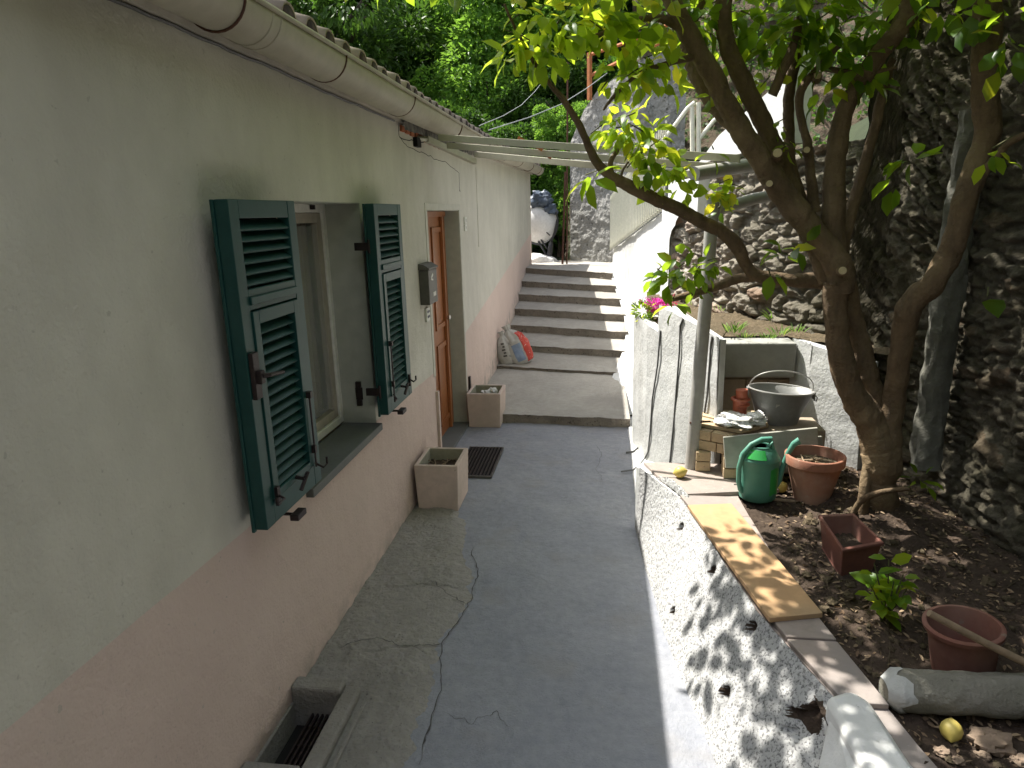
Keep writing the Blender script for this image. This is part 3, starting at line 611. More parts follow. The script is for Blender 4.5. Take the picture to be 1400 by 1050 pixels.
# light well by the wall, near camera
t=thing('light_well',(-1.2,2.1,0),'sunken basement vent with concrete kerb and dark grating at the foot of the wall','vent')
mb=MB(); x0=WX; 
mb.box((-1.055,1.1,-.12),(-.985,2.33,.055)); mb.box((x0,2.27,-.12),(-1.055,2.345,.075)); mb.box((x0,1.78,-.12),(-1.055,1.90,.06)); mb.build('kerb',M['old'],t,bevel=.012)
MB().box((x0+.0,1.90,-.13),(-1.056,2.27,-.11)).build('pit_floor',M['dark'],t)
MB().box((x0,1.90,-.12),(x0+.012,2.27,.0)).build('pit_lining',M['old'],t)
mb=MB()
for k in range(6): mb.box((-1.185+k*.021,1.90,-.06),(-1.177+k*.021,2.27,-.045))
for y in (2.0,2.1,2.2): mb.box((-1.19,y,-.064),(-1.07,y+.006,-.052))
mb.build('grating',M['iron'],t)
MB().box((-.962,1.6,.0),(-.945,2.27,.03)).build('edging',M['old'],t,bevel=.004)
# sacks on the lowest step
def sack(cx,cy,z,h,r,lean,yaw,label,red=False):
    t=thing('cement_sack',(cx,cy,z),label,'sack'); L=Matrix.Rotation(yaw,3,'Z')@Matrix.Rotation(lean,3,'Y')
    def f(u,v,off=0.,u0=0,u1=1):
        a=2*math.pi*(u0+(u1-u0)*u); w=(math.sin(min(v,.85)/.85*math.pi*.93+.12))**.5 if v<.85 else .0
        prof=[(0,.55),(.06,.85),(.25,1.),(.5,.98),(.7,.8),(.82,.42),(.88,.2),(.94,.26),(1.,.34)]
        for (a0,b0),(a1,b1) in zip(prof,prof[1:]):
            if a0<=v<=a1: w=b0+(b1-b0)*(v-a0)/(a1-a0); break
        k=1+.07*math.sin(a*9+v*4)*(v>.6)+.10*fbm(math.cos(a)*1.5+h*9,math.sin(a)*1.5,v*4,4)
        p=Vector(((r*w*k+off)*math.cos(a),(r*.62*w*k+off)*math.sin(a),h*v)); p=L@p; p.z=max(p.z,.003+off*.2)
        return (cx+p.x,cy+p.y,z+p.z)
    mb=MB().grid(64,50,f); mb.build('bag',M['sack'],t,smooth=True)
    if red:
        MB().grid(16,40,lambda u,v:f(u,.03+v*.74,.004,.86,1.04)).build('red_print',M['sackred'],t,smooth=True)
        MB().grid(10,20,lambda u,v:f(u,.10+v*.42,.0045,.735,.84)).build('blue_print',M['sackblue'],t,smooth=True)
    else:
        mb=MB()
        for q in range(5): mb.grid(5,3,lambda u,v:f(u,.28+q*.09+v*.05,.003,.70+.02*(q%2),.76))
        mb.build('printed_marks',M['mail'],t,smooth=True)
    return t
sack(-.96,8.10,.145,.52,.178,-.42,-.1,'white sack with a red printed stripe slumped on the lowest step',True)
sack(-1.12,8.08,.145,.42,.125,-.25,.0,'plain grey white sack squeezed between wall and red striped sack')
# ================================================================ RIGHT SIDE: LOW WALL, GARDEN BED
base=[(.62,.3),(.53,1.2),(.44,1.8),(.405,2.1),(.34,2.6),(.293,2.93),(.263,3.25),(.24,3.5),(.214,4.02)]
top=[(.98,.3),(.90,1.2),(.80,1.8),(.745,1.98),(.61,2.45),(.545,2.85),(.49,3.2),(.44,3.5),(.235,3.99)]
def lerp_poly(P_,y):
    for a,b in zip(P_,P_[1:]):
        if a[1]<=y<=b[1]: f=(y-a[1])/(b[1]-a[1]); return a[0]+(b[0]-a[0])*f
    return P_[-1][0] if y>P_[-1][1] else P_[0][0]
ZC=.415
holes=[(3.36,.318,.026,.032),(2.87,.345,.026,.032),(2.945,.08,.026,.030),(2.43,.352,.028,.034),(2.31,.14,.032,.036),(1.985,.31,.058,.062)]
lw=thing('low_garden_wall',(.45,2.4,0),'low white roughcast retaining wall with drain holes beside the path','wall')
def lwf(u,v):
    y=.3+u*3.71; xb,xt=lerp_poly(base,y),lerp_poly(top,y)
    x=xb+(xt-xb)*(v**1.15); z=-.03+(ZC+.03)*v
    d=.0035*fbm(y*40,z*40,3,3)+.004*fbm(y*3,z*3,7,3)
    for i,(hy,hz,ry,rz) in enumerate(holes):
        q=((y-hy)/ry)**2+((z-hz)/rz)**2
        if i==5: q*= (1+.8*fbm(y*22,z*22,1,3))
        if q<1: d+=.045*min(1,(1-q)*4)
    return (x+d,y,z)
mb=MB().grid(700,110,lwf)
for k,f in enumerate(mb.f):
    i,j=k%699,k//699; y=.3+(i+.5)/699*3.71; z=-.03+(ZC+.03)*(j+.5)/109
    for n_,(hy,hz,ry,rz) in enumerate(holes):
        q=((y-hy)/ry)**2+((z-hz)/rz)**2
        if n_==5: q*=(1+.8*fbm(y*22,z*22,1,3))
        if q<1.0 and not (z-hz)<-.5*rz: mb.m[k]=1  # dark soil colour stands in for the shade inside the holes
mb.build('roughcast_face',[M['roughcast'],M['soil']],lw,smooth=True,ang=180)
# end of the wall at its far corner and mass behind
mb=MB(); mb.prism([(.235,3.985),(.214,4.02),(.26,4.10),(.60,4.05),(.60,3.6),(.46,3.5)],-.05,ZC-.01); mb.build('wall_end',M['white'],lw)
mb=MB()
poly=[(t[0]+.012,t[1]) for t in top]; inner=[(1.16,.3),(1.06,1.2),(.93,1.8),(.87,2.15),(.80,2.6),(.765,3.0),(.74,3.55),(.78,3.80),(.84,4.06)]
mb.prism(poly+inner[::-1],-.05,ZC-.012); mb.build('wall_core',M['cap'],lw)
ys=[1.95,2.28,2.62,2.96,3.30,3.56,3.80,4.05]
for a,b in zip(ys,ys[1:]):
    g=.004; off=.015 if b<3.7 else .03
    P4=[(lerp_poly(top,a)+off,a+g),(lerp_poly(inner,a)-.002,a+g),(lerp_poly(inner,b)-.002,b-g),(lerp_poly(top,min(b,3.97))+off,b-g)]
    if b>3.9: P4[3]=(.27,b-g)
    if b>3.6 and b<3.9: P4=[(lerp_poly(top,a)+.05,a+g),(.98,a+.10+g),(.98,b-g),(lerp_poly(top,b)+.02,b-g)]
    if b>3.9: P4=[(lerp_poly(top,a)+.02,a+g),(1.02,a+g),(1.02,b-g),(.26,b-g)]
    dz=random.uniform(-.002,.003)
    MB().prism(P4,ZC-.012,ZC+.010+dz).build('cap_slab',M['cap'],lw,bevel=.004)
# ragged ridge of roughcast standing up at the break
mb=MB(); c=PZ(905,672,ZC)
def rg(u,v):
    y=3.50+u*.34; h=.05*math.sin(math.pi*u)**.6*(1+.4*fbm(u*9,v,2,3)); x=lerp_poly(top,y)+.02+v*.035*(1-.3*u)
    return (x+.006*fbm(y*40,v*9,1,3)+.03*(1-u)*0,y,ZC-.01+h*math.sin(math.pi*min(1,v*.98+.02))**.5)
mb.grid(60,14,rg); mb.build('broken_render_ridge',M['roughcast'],lw,smooth=True)
# mortar strip, whitened to look sunlit, at the wall foot past the corner
mb=MB()
def mf(u,v):
    y=4.0+v*2.3; x0=.235+.012*fbm(y*3,1,1,3) ; x1=.42+.0*v; return (x0+(x1-x0)*u,y,.012+.09*u*u+.008*fbm(y*8,u*5,2,4)-(.02 if u<.01 else 0))
mb.grid(14,120,mf); o=mb.build('sunlit_mortar_strip',M['white'],lw,smooth=True)
# soil of the bed
def soil_fn(u,v):
    x=.70+u*1.55; y=.2+v*4.3; m=math.hypot(x-1.38,y-3.4)
    return (x,y,ZC-.035+.03*fbm(x*2.4,y*2.4,3,4)+.014*fbm(x*14,y*14,2,4)+.006*fbm(x*50,y*50,2,2)+.10*math.exp(-(m/.28)**2)+.10*max(0,x-1.55))
mb=MB().grid(160,420,soil_fn); o=mb.build('garden_bed_soil',M['soil'],smooth=True,org=(0,0,0),ang=180); tag(o,kind='structure')
def soil_z(x,y): return soil_fn((x-.70)/1.55,(y-.2)/4.3)[2]
# leaf litter
N=2600; xs=rng.uniform(.86,2.0,N); ys_=rng.uniform(1.2,4.1,N); keep=np.array([x>lerp_poly(inner,y)+.01 for x,y in zip(xs,ys_)]); xs,ys_=xs[keep],ys_[keep]
c=np.array([(x,y,soil_z(x,y)+.006) for x,y in zip(xs,ys_)]); a=rng.uniform(0,6.28,len(c)); d=np.stack([np.cos(a),np.sin(a),rng.uniform(-.15,.3,len(c))],1)
V,Fc,T_=leaf_mesh(c,d,rng.uniform(.012,.042,len(c)),rng.uniform(0,1,len(c))**1.5,.38,.2)
o=build_leaves('dry_leaf_litter',M['litter'],None,V,Fc,T_,org=(0,0,0)); tag(o,'scattered dry leaves and bark chips over the dark garden soil','leaf litter',kind='stuff')
# gravel and crumbs
mb=MB()
for k in range(700):
    x=random.uniform(.84,1.95); y=random.uniform(1.2,4.1)
    if x<lerp_poly(inner,y)+.01: continue
    r=random.choice([.003,.004,.006,.009,.012]); blob(mb,(x,y,soil_z(x,y)+r*.3),(r,r*1.3,r*.8),k,.7,6,5)
o=mb.build('soil_crumbs',M['soil2'],smooth=True,org=(0,0,0)); tag(o,'small clods and grit on the garden soil','gravel',kind='stuff')
mb=MB()
for k in range(70):
    x=random.uniform(.86,1.8); y=random.uniform(1.3,4.0)
    if x<lerp_poly(inner,y)+.04: continue
    z=soil_z(x,y)+.007; a=random.random()*6.28; L=random.uniform(.02,.09); d=Vector((math.cos(a)*L,math.sin(a)*L,random.uniform(-.004,.01))); c=Vector((x,y,z)); mb.tube([c-d,c+Vector((.004,.003,.004)),c+d],[.0016,.0024,.001],5)
for k in range(120):
    x=random.uniform(.86,1.9); y=random.uniform(1.2,4.1)
    if x<lerp_poly(inner,y)+.04: continue
    r=random.uniform(.010,.026); blob(mb,(x,y,soil_z(x,y)+r*.15),(r,r*1.2,r*.7),k*5,.8,9,7)
o=mb.build('twigs_and_clods',M['soil2'],smooth=True,org=(0,0,0)); tag(o,'small twigs and brown clods strewn over the garden bed','debris',kind='stuff')
# loose board on the wall
a=[PZ(*p,ZC+.032) for p in [(940,690),(1000,688),(1125,838),(1052,845)]]
mb=MB().prism([(q.x,q.y) for q in a][::-1] if False else [(q.x,q.y) for q in a],ZC+.012,ZC+.032)
mb.build('loose_board',M['plank'],label='long pale wooden board lying on top of the low white wall',cat='board',bevel=.002)
# lemons
def lemon(c,r,label,ax=(1,.3,.1)):
    Mx=Vector(ax).normalized().to_track_quat('Z','Y').to_matrix()
    prof=[(0,-1.22),(.10,-1.2),(.22,-1.08),(.55,-.85),(.85,-.5),(1.,0),(.86,.48),(.56,.85),(.25,1.08),(.13,1.2),(.0,1.26)]
    MB().lathe([(p*r*.98,q*r*.98) for p,q in prof],(c[0],c[1],c[2]+r*.98),24,Mx).build('lemon',M['lemon'],label=label,cat='lemon',smooth=True,group='fallen lemons')
lemon((.455,3.80,ZC+.012),.036,'whole yellow lemon on the cap slabs of the low wall',(1,-.2,.35))
lemon((1.045,1.87,soil_z(1.045,1.87)-.004),.032,'whole yellow lemon on the soil in front of the concrete edging',(.4,1,.5))
lemon((1.0,3.70,soil_z(1.0,3.70)-.002),.033,'pale lemon tucked between watering can and terracotta pot',(.8,.5,.4))
# white smooth pier, bottom right
mb=MB()
B0=[(.70,1.93),(.79,1.975),(.835,1.93),(.86,1.70),(.95,1.35),(1.06,.6),(1.10,.2),(.90,.2),(.83,.9),(.74,1.50)]
mb.prism(B0,[-.05]*10,[ZC+.045,ZC+.045,ZC+.04,ZC+.03,ZC+.0,ZC-.05,ZC-.05,ZC-.05,ZC-.02,ZC+.03])
lo_=[(-.12,.0)]
mb.build('smooth_white_wall_end',M['white'],label='smooth white rendered wall pier where the roughcast wall ends',cat='wall',bevel=.022,smooth=True)
mb=MB(); mb.prism([(.535,1.6),(.58,.2),(.92,.2),(.83,.9),(.745,1.50),(.72,1.92)],-.05,[.0,.0,ZC-.06,ZC-.03,ZC+.02,ZC+.03]);
mb.build('pier_skirt',M['white'],bpy.data.objects['smooth_white_wall_end'],bevel=.01)
# rounded concrete edging across the bed
def edgef(u,v):
    x=.90+u*1.3; a=2*math.pi*v; r=.066*(1 if u>.03 else .55+u*15); cy=2.0+.03*u; cz=.44
    return (x-.0,cy+(r*1.05*math.cos(a))+.008*fbm(x*9,a,1,4),cz+.01*u+r*math.sin(a)*.95+.008*fbm(x*7,a*2,5,4))
mb=MB().grid(110,28,edgef); mb.add([edgef(0,k/27) for k in range(27)],[tuple(range(27))])
ce=mb.build('rounded_edging',pm('mossy_old_concrete',(.29,.275,.235),(.20,.19,.16),4,.95,40,.014,c3=(.14,.135,.10),spots=(30,.68,(.08,.08,.06)),bstr=1),label='rounded weathered concrete edging lying across the garden bed',cat='edging',smooth=True)
MB().grid(22,28,lambda u,v:(lambda p:(p[0]-.001,2.0+(p[1]-2.0)*1.05,.44+(p[2]-.44)*1.05))(edgef(u*.045*(1+.25*math.sin(v*19)+.2*math.sin(v*43)),v))).build('whitewashed_tip',M['greywash'],ce,smooth=True)
# small stones near lemon
for k,(x,y,r) in enumerate([(1.16,1.86,.045),(1.10,1.80,.016),(.99,1.80,.018),(1.02,1.77,.014),(1.20,1.80,.02)]):
    mb=MB(); blob(mb,(x,y,soil_z(x,y)+r*.3),(r*1.3,r,r*.6),k*3,.5,24,14); mb.build('stone',M['clod'],smooth=True,label=['large flat clod of stone on the soil behind the lemon, nearest the edging','small reddish stone at the foot of the clod by the edging','small reddish stone left of the lemon on the bare soil','tiny stone in front of the lemon on the bare soil','small stone right of the large clod by the edging'][k],cat='stone',group='stones on the bare soil')
# ---------------------------------------------------------------- watering can
wcx,wcy=.848,3.60; wz=.398
t=thing('watering_can',(wcx,wcy,wz),'green plastic watering can with curved handle and spout on the soil','watering can')
mb=MB(); prof=[(0,0),(.085,0),(.098,.012),(.102,.05),(.104,.10),(.106,.16),(.105,.195),(.109,.20),(.109,.21),(.100,.222),(.082,.25),(.062,.268)]
mb.lathe(prof,(wcx,wcy,wz),40,None,1.05,.88); mb.build('body',M['canplastic'],t,smooth=True)
mb=MB(); mb.lathe([(.062,.268),(.065,.272),(.056,.273),(.050,.255),(.0,.245)],(wcx,wcy,wz),30,None,1.05,.88); mb.build('filling_rim',M['canplastic'],t,smooth=True)
mb=MB(); mb.grid(14,12,lambda u,v:(wcx+1.05*.1075*math.cos(-1.15+u*.62),wcy+.88*.1075*math.sin(-1.15+u*.62),wz+.05+v*.13-.02*abs(u-.5))); mb.build('clear_panel',M['canwindow'],t,smooth=True)
mb=MB(); mb.grid(14,10,lambda u,v:(wcx+(.106-.035*v)*1.02*math.cos(-2.5+u*1.1),wcy+.9*(.106-.035*v)*math.sin(-2.5+u*1.1),wz+.222+.040*v)); mb.build('dark_top_panel',M['canwindow'],t,smooth=True)
hp=[(.06,0,.27),(.05,-.01,.305),(.0,-.02,.305),(-.06,-.03,.28),(-.105,-.04,.235),(-.122,-.045,.17),(-.12,-.045,.10),(-.108,-.04,.06),(-.095,-.035,.045)]
mb=MB().tube([(wcx+a,wcy+b,wz+c) for a,b,c in hp],[.014,.015,.014,.014,.0145,.0145,.014,.014,.013],14); mb.build('handle',M['canplastic'],t,smooth=True)
mb=MB().tube([(wcx+a,wcy+b,wz+c) for a,b,c in [(.08,-.01,.05),(.112,-.012,.10),(.128,-.015,.17),(.150,-.02,.24),(.175,-.022,.285),(.205,-.024,.305)]],[.02,.018,.015,.014,.016,.018],14); mb.build('spout',M['canplastic'],t,smooth=True)
mb=MB().tube([(wcx+a,wcy-.03+b,wz+c) for a,b,c in [(.03,0,.268),(.055,0,.29),(.062,0,.262)]],.011,10); mb.build('handle_lug',M['canplastic'],t,smooth=True)
_m=Matrix.Diagonal((.93,.93,1.13))
for _o in t.children:
    for _v in _o.data.vertices: _v.co=_m@_v.co
# ---------------------------------------------------------------- pots
def pot_prof(h,r0,r1,rim=.03,th=.012): return [(0,0),(r0,0),(r1-.012,h-rim),(r1,h-rim+.002),(r1+.002,h-.004),(r1-.002,h),(r1-th,h),(r1-th-.006,h-rim),(r0,.05 if h>.2 else .02),(0,.05 if h>.2 else .02)]
def pot(name,c,h,r0,r1,label,mat,rim=.03,soil=None,M3=None,group=None,tilt=None,seed=0):
    t=thing(name,c,label,'pot',group); Rm=M3
    mb=MB().lathe(pot_prof(h,r0,r1,rim),c,44,Rm); mb.build('pot_body',mat,t,smooth=True,ang=50)
    if soil is not None:
        rr=r0+(r1-.018-r0)*soil/h
        mb=MB(); n=24
        def sf(u,v): a=2*math.pi*u; r=rr*v; x,y=r*math.cos(a),r*math.sin(a); p=Vector((x,y,soil+.012*fbm(x*30,y*30,seed,3)*(1 if v<.95 else 0))); p=(Rm.to_3x3()@p) if Rm else p; return tuple(p+Vector(c))
        mb.grid(36,12,sf); mb.build('soil',M['soil2'],t,smooth=True)
    return t
pz=soil_z(1.125,3.57)
pot('terracotta_pot',(1.125,3.58,pz-.01),.255,.088,.150,'round terracotta pot of dry soil beside the green watering can',M['terra'],.05,.205,seed=4)
mb=MB()
for k in range(8):
    a=random.random()*6.28; c=Vector((1.10+.05*math.cos(a),3.55+.05*math.sin(a),pz+.205)); d=Vector((random.uniform(-1,1),random.uniform(-1,1),random.uniform(0,.25))).normalized()*.045; mb.tube([c-d,c,c+d+Vector((0,0,.01))],.004,5)
mb.build('dry_twigs',M['stick'],label='dead twigs lying in the round terracotta pot',cat='twigs',smooth=True)
b=pot('large_brown_pot',(1.235,2.20,soil_z(1.235,2.2)-.02),.20,.090,.118,'wide brown pot lying open under a stick in the lower garden bed',M['trough'],.02,.035,Matrix.Rotation(R_(-6),3,'Y'),seed=6)
p0=PY(1270,838,2.05); p1=PY(1345,878,2.04); p2=PY(1440,925,2.02)
MB().tube([p0,p1,p2],[.011,.012,.0125],10).build('round_stick',M['stick'],label='round wooden stick leaning across the wide brown pot',cat='stick',smooth=True)
# rectangular trough
t=thing('rectangular_trough',(1.09,2.88,.39),'narrow red brown rectangular planter with empty dark soil beside the tree trunk','planter')
A=[PZ(*p,.535) for p in [(1120,705),(1167,703),(1207,742),(1152,752)]]; cen=sum(A,Vector())/4
def ring(k,z,dx=0): return [(cen.x+(q.x-cen.x)*k+dx,cen.y+(q.y-cen.y)*k,z) for q in A]
mb=MB(); n=0
lev=[(.80,.385),(.97,.52),(1.04,.523),(1.04,.538),(.90,.538),(.76,.43)]
vs=[p for k,z in lev for p in ring(k,z)]; fs=[(i*4+j,i*4+(j+1)%4,(i+1)*4+(j+1)%4,(i+1)*4+j) for i in range(5) for j in range(4)]+[(0,1,2,3)]
mb.add(vs,fs); mb.build('trough_box',M['trough'],t,bevel=.004)
r=ring(.79,.455); MB().grid(20,20,lambda u,v:tuple((Vector(r[0])*(1-u)+Vector(r[1])*u)*(1-v)+(Vector(r[3])*(1-u)+Vector(r[2])*u)*v+Vector((0,0,.01*fbm(u*9,v*9,4,3))))).build('soil',M['soil'],t,smooth=True)
# ---------------------------------------------------------------- bricks
bl=[]
def brick(c,rot=0,tilt=0,label='',sz=(.12,.24,.058)):
    mb=MB().obox(c,sz,Matrix.Rotation(rot,3,'Z')@Matrix.Rotation(tilt,3,'Y')); return mb.build('brick',M['brick'],label=label,cat='brick',group='yellow bricks stacked beside the grey post',bevel=.005)
z0=ZC+.012; rw=-.05
for i in range(2): brick((.602,3.955,z0+.031+i*.062),rw,0,['bottom yellow brick of the left leg of the stack','second yellow brick up in the left leg of the stack'][i],(.085,.10,.058))
for i in range(2): brick((.745,3.86,z0+.031+i*.062),rw,0,['bottom yellow brick of the right leg, touching the leaning board','second yellow brick up in the right leg, touching the leaning board'][i],(.085,.12,.058))
Rr=Matrix.Rotation(R_(-31),3,'Z')
zz=z0+.124+.031
def bk(c,label,sz): MB().obox(c,sz,Rr).build('brick',M['brick'],label=label,cat='brick',group='yellow bricks stacked beside the grey post',bevel=.005)
dirx=Vector((math.cos(R_(-31)),math.sin(R_(-31)),0)); c0=Vector((.60,3.99,0)); per=Vector((-dirx.y,dirx.x,0))
bk(c0+dirx*.045+per*.05+Vector((0,0,zz)),'yellow brick in the third course of the stack, at the post',(.12,.20,.058))
bk(c0+dirx*.170+per*.05+Vector((0,0,zz)),'yellow brick in the third course of the stack, at the board',(.12,.20,.058))
bk(c0+dirx*.02+per*.05+Vector((0,0,zz+.062)),'yellow brick in the top course of the stack, at the post',(.10,.20,.058))
bk(c0+dirx*.135+per*.05+Vector((0,0,zz+.062)),'yellow brick in the top course of the stack, behind the leaning board',(.12,.20,.058))
mb=MB().prism([(.575,4.0),(.80,3.875),(.98,4.0),(.98,4.28),(.70,4.30),(.60,4.2)],zz+.095,zz+.105+.012); mb.build('flat_tile',M['brick'],label='flat tan slab on top of the brick stack under the plant pots',cat='slab',bevel=.003)
ZB=zz+.118
MB().box((.84,3.98,ZC-.02),(1.30,4.25,ZB-.03)).build('back_block',M['block'],label='tan masonry block behind the leaning boards carrying the bucket',cat='block',bevel=.006)
# leaning boards
Q=[PY(*p,3.72) for p in [(990,592),(1117,582),(1122,606)]]
def leanboard(P_,th,label):
    mb=MB(); n=len(P_); off=Vector((.0,.018,0)); vs=list(P_)+[p+off for p in P_]; fs=[tuple(range(n)),tuple(range(n,2*n))[::-1]]+[(i,i+n,(i+1)%n+n,(i+1)%n) for i in range(n)]; mb.add(vs,fs); mb.build('leaning_board',M['plyold'],label=label,cat='board',bevel=.002,group='old boards leaning on the bricks')
zt=PY(990,598,3.70); 
leanboard([PY(992,640,3.74),PY(1035,641,3.74),PY(1120,640,3.74),PY(1118,585,3.80),PY(989,598,3.80)],.018,'weathered grey green board leaning upright behind the watering can, front one')
leanboard([PY(1040,650,3.78),PY(1130,640,3.79),PY(1124,597,3.83),PY(1060,604,3.83)],.018,'second weathered board behind the terracotta pot, with a metal fitting')
# white bag on the slab
mb=MB(); blob(mb,(.80,3.98,ZB+.025),(.11,.10,.04),2,.55,44,26); blob(mb,(.90,4.0,ZB+.03),(.07,.06,.035),12,.6,28,18); mb.build('white_plastic_bag',M['bag'],label='bright white plastic bag lying on the slab below the bucket',cat='bag',smooth=True)
pot('plastic_pot',(.835,4.12,ZB+.002),.125,.040,.056,'orange red plastic plant pot on the brick stack, with another pot inside it',M['redplastic'],.016,None,group='small red plastic pots')
pot('plastic_pot',(.838,4.115,ZB+.178),.10,.035,.046,'small red plastic pot turned upside down inside the other red pot',M['redplastic'],.013,None,Matrix.Rotation(R_(176),3,'Y'),group='small red plastic pots')
# ---------------------------------------------------------------- bucket
bc=Vector((1.055,4.13,ZB-.028)); t=thing('zinc_bucket',bc,'large oval galvanised zinc bucket with wire handle on the block','bucket')
mb=MB(); prof=[(0,0),(.115,0),(.118,.008),(.155,.12),(.185,.205),(.19,.21),(.182,.208),(.15,.12),(.112,.012),(0,.010)]
TL=Matrix.Rotation(R_(4),3,'Y')
mb.lathe([(r*1.0,z) for r,z in prof],bc,48,TL,1.0,.72); mb.build('bucket_body',M['galv'],t,smooth=True,ang=60)
mb=MB(); pts=[]
for k in range(49):
    a=2*math.pi*k/48; p=TL@Vector((.188*math.cos(a),.188*.72*math.sin(a),.208)); pts.append(bc+p)
mb.tube(pts,.0055,8,False); mb.build('rim',M['zinc'],t,smooth=True)
mb=MB(); pts=[]
for k in range(25):
    a=math.pi*k/24; p=TL@Vector((.185*math.cos(a),-.05*math.sin(a)+.01,.205+.125*math.sin(a)**.8)); pts.append(bc+p)
mb.tube(pts,.0038,8); mb.build('handle',M['zinc'],t,smooth=True)
for s_ in (-1,1):
    mb=MB(); e=bc+TL@Vector((s_*.192,.0,.185)); mb.obox(e,(.01,.04,.045)); mb.tube([e+Vector((s_*.008,.0,.0)),e+Vector((s_*.022,0,-.015)),e+Vector((s_*.018,0,-.035)),e+Vector((s_*.002,0,-.03))],.004,6); mb.build('handle_lug',M['galv'],t,smooth=True)
mb=MB().add([bc+TL@Vector(p) for p in [(-.045,-.1135,.155),(-.022,-.1145,.14),(-.045,-.108,.118)]],[(0,1,2)]); mb.build('pale_mark',M['zinc'],t,solid=.002)
# ---------------------------------------------------------------- upper retaining wall and planting terrace
rw_=thing('upper_retaining_wall',(.5,4.8,0),'tall pale grey painted retaining wall of the upper terrace beside the path','wall')
ZT2=1.12
def face(mb,a,b,z0,z1a,z1b,n=50,m=50,amp=.008,seed=1):
    a=Vector((*a,0));b=Vector((*b,0)); nn=(b-a).cross(Vector((0,0,1))).normalized()
    def f(u,v):
        p=a.lerp(b,u); z=z0+((z1a+(z1b-z1a)*u)-z0)*v; d=amp*fbm(p.x*3+p.y*3,z*3,seed,5); return (p.x+nn.x*d,p.y+nn.y*d,z+(.008*fbm(u*9,seed,0,3) if v>.99 else 0))
    mb.grid(n,m,f); return mb
A0,A1,A2,A3=(.262,5.62),(.335,5.15),(.402,4.95),(.69,4.09)
mb=MB(); face(mb,A0,A1,-.05,1.13,1.11); face(mb,A1,A2,-.05,1.11,1.09); face(mb,A2,A3,-.05,1.285,1.20,60,60); mb.build('painted_face',M['greywash'],rw_,smooth=True,ang=60)
# mass
mb=MB(); n_=Vector((.94,.33,0)); 
mb.prism([(A0[0]+.004,A0[1]),(A1[0]+.004,A1[1]),(A2[0]+.004,A2[1]),(A2[0]+.11,A2[1]+.06),(A1[0]+.11,A1[1]+.05),(A0[0]+.12,A0[1]+.02)],-.05,1.085)
mb.prism([(A2[0]+.010,A2[1]-.008),(A3[0]+.006,A3[1]),(A3[0]+.045,A3[1]+.03),(A2[0]+.12,A2[1]+.05)],-.05,[1.275,1.19,1.185,1.27])
mb.build('wall_mass',M['greywash'],rw_,bevel=.006)
mb=MB(); mb.box((.262,5.62,-.05),(.50,5.70,1.10)); mb.build('end_return',M['greywash'],rw_,bevel=.006)
# recess behind the bucket
mb=MB(); mb.box((.62,4.60,.35),(1.26,4.74,1.06)); mb.build('recess_blocks',M['block'],rw_,bevel=.004)
for (a,b,c,d) in [(.66,.955,.60,.83),(.96,1.095,.60,.83),(1.10,1.235,.60,.83),(.66,.955,.40,.595),(.96,1.235,.40,.595)]:
    MB().box((a,4.585,c),(b,4.62,d)).build('facing_block',M['block'],rw_,bevel=.006)
mb=MB(); mb.box((.70,4.50,.86),(1.245,4.70,1.09)); mb.build('lintel',M['blockgrey'],rw_,bevel=.012)
# right hand return of the recess: pale grey slabs
mb=MB(); g0,g1,g2=(1.235,4.58),(1.31,4.42),(1.53,4.09)
face(mb,g0,g1,.3,1.11,1.10,20,40,.006,7); face(mb,g1,g2,.3,1.09,1.05,40,50,.01,8)
mb.prism([(1.245,4.585),(1.32,4.43),(1.54,4.10),(1.62,4.17),(1.36,4.60)],.3,[1.10,1.09,1.045,1.04,1.09])
mb.build('grey_slab_wall',M['greywash'],rw_,smooth=True,ang=50)
# upper soil
def us(u,v):
    # between wall line (left/front) and stone wall (right/back)
    L=[(.36,5.62),(.42,5.15),(.46,4.96),(.70,4.2),(.80,4.70),(1.22,4.72),(1.34,4.55),(1.66,4.10)]
    Rr=[(.46,7.3),(.62,6.8),(.72,6.55),(1.0,5.85),(1.15,5.6),(1.35,5.2),(1.5,4.9),(1.85,4.3)]
    k=u*(len(L)-1); i=min(int(k),len(L)-2); f=k-i
    a=Vector((L[i][0]+(L[i+1][0]-L[i][0])*f,L[i][1]+(L[i+1][1]-L[i][1])*f)); b=Vector((Rr[i][0]+(Rr[i+1][0]-Rr[i][0])*f,Rr[i][1]+(Rr[i+1][1]-Rr[i][1])*f)); p=a.lerp(b,v)
    return (p.x,p.y,1.075+.035*v+.02*fbm(p.x*4,p.y*4,2,4)+.010*fbm(p.x*20,p.y*20,3,3)+(.02 if u>.5 else 0))
o=MB().grid(140,60,us).build('upper_terrace_soil',M['soil2'],smooth=True,org=(0,0,0),ang=180); tag(o,kind='structure')
# cables hanging down the painted face
def wallc(px,py): # point on the A1-A3 face
    a=Vector((*A1,0)); b=Vector((*A3,0)); n=(b-a).cross(Vector((0,0,1))); d=ray(px,py); c=Vector((0,0,CH)); return c+d*(n.dot(a-c)/n.dot(d))*.996
for pts,lab in [([(903,452),(899,500),(892,545),(889,590),(886,618),(882,626)],'thin grey cable hanging down the painted wall, left of the two'),([(934,436),(930,445),(929,480),(925,530),(921,580),(917,620),(915,640)],'thin grey cable hanging down the painted wall, right of the two'),([(974,460),(972,470),(970,500),(967,540),(962,572),(961,600)],'grey cable running down beside the grey pipe post')]:
    P_=[wallc(*p) for p in pts]
    if 'left' in lab: P_+= [Vector((.29,5.0,.045)),Vector((.24,4.96,.016)),Vector((.15,4.93,.012))]
    MB().tube(P_,.0062,7).build('hanging_cable',M['cable'],label=lab,cat='cable',smooth=True,group='cables on the painted retaining wall')
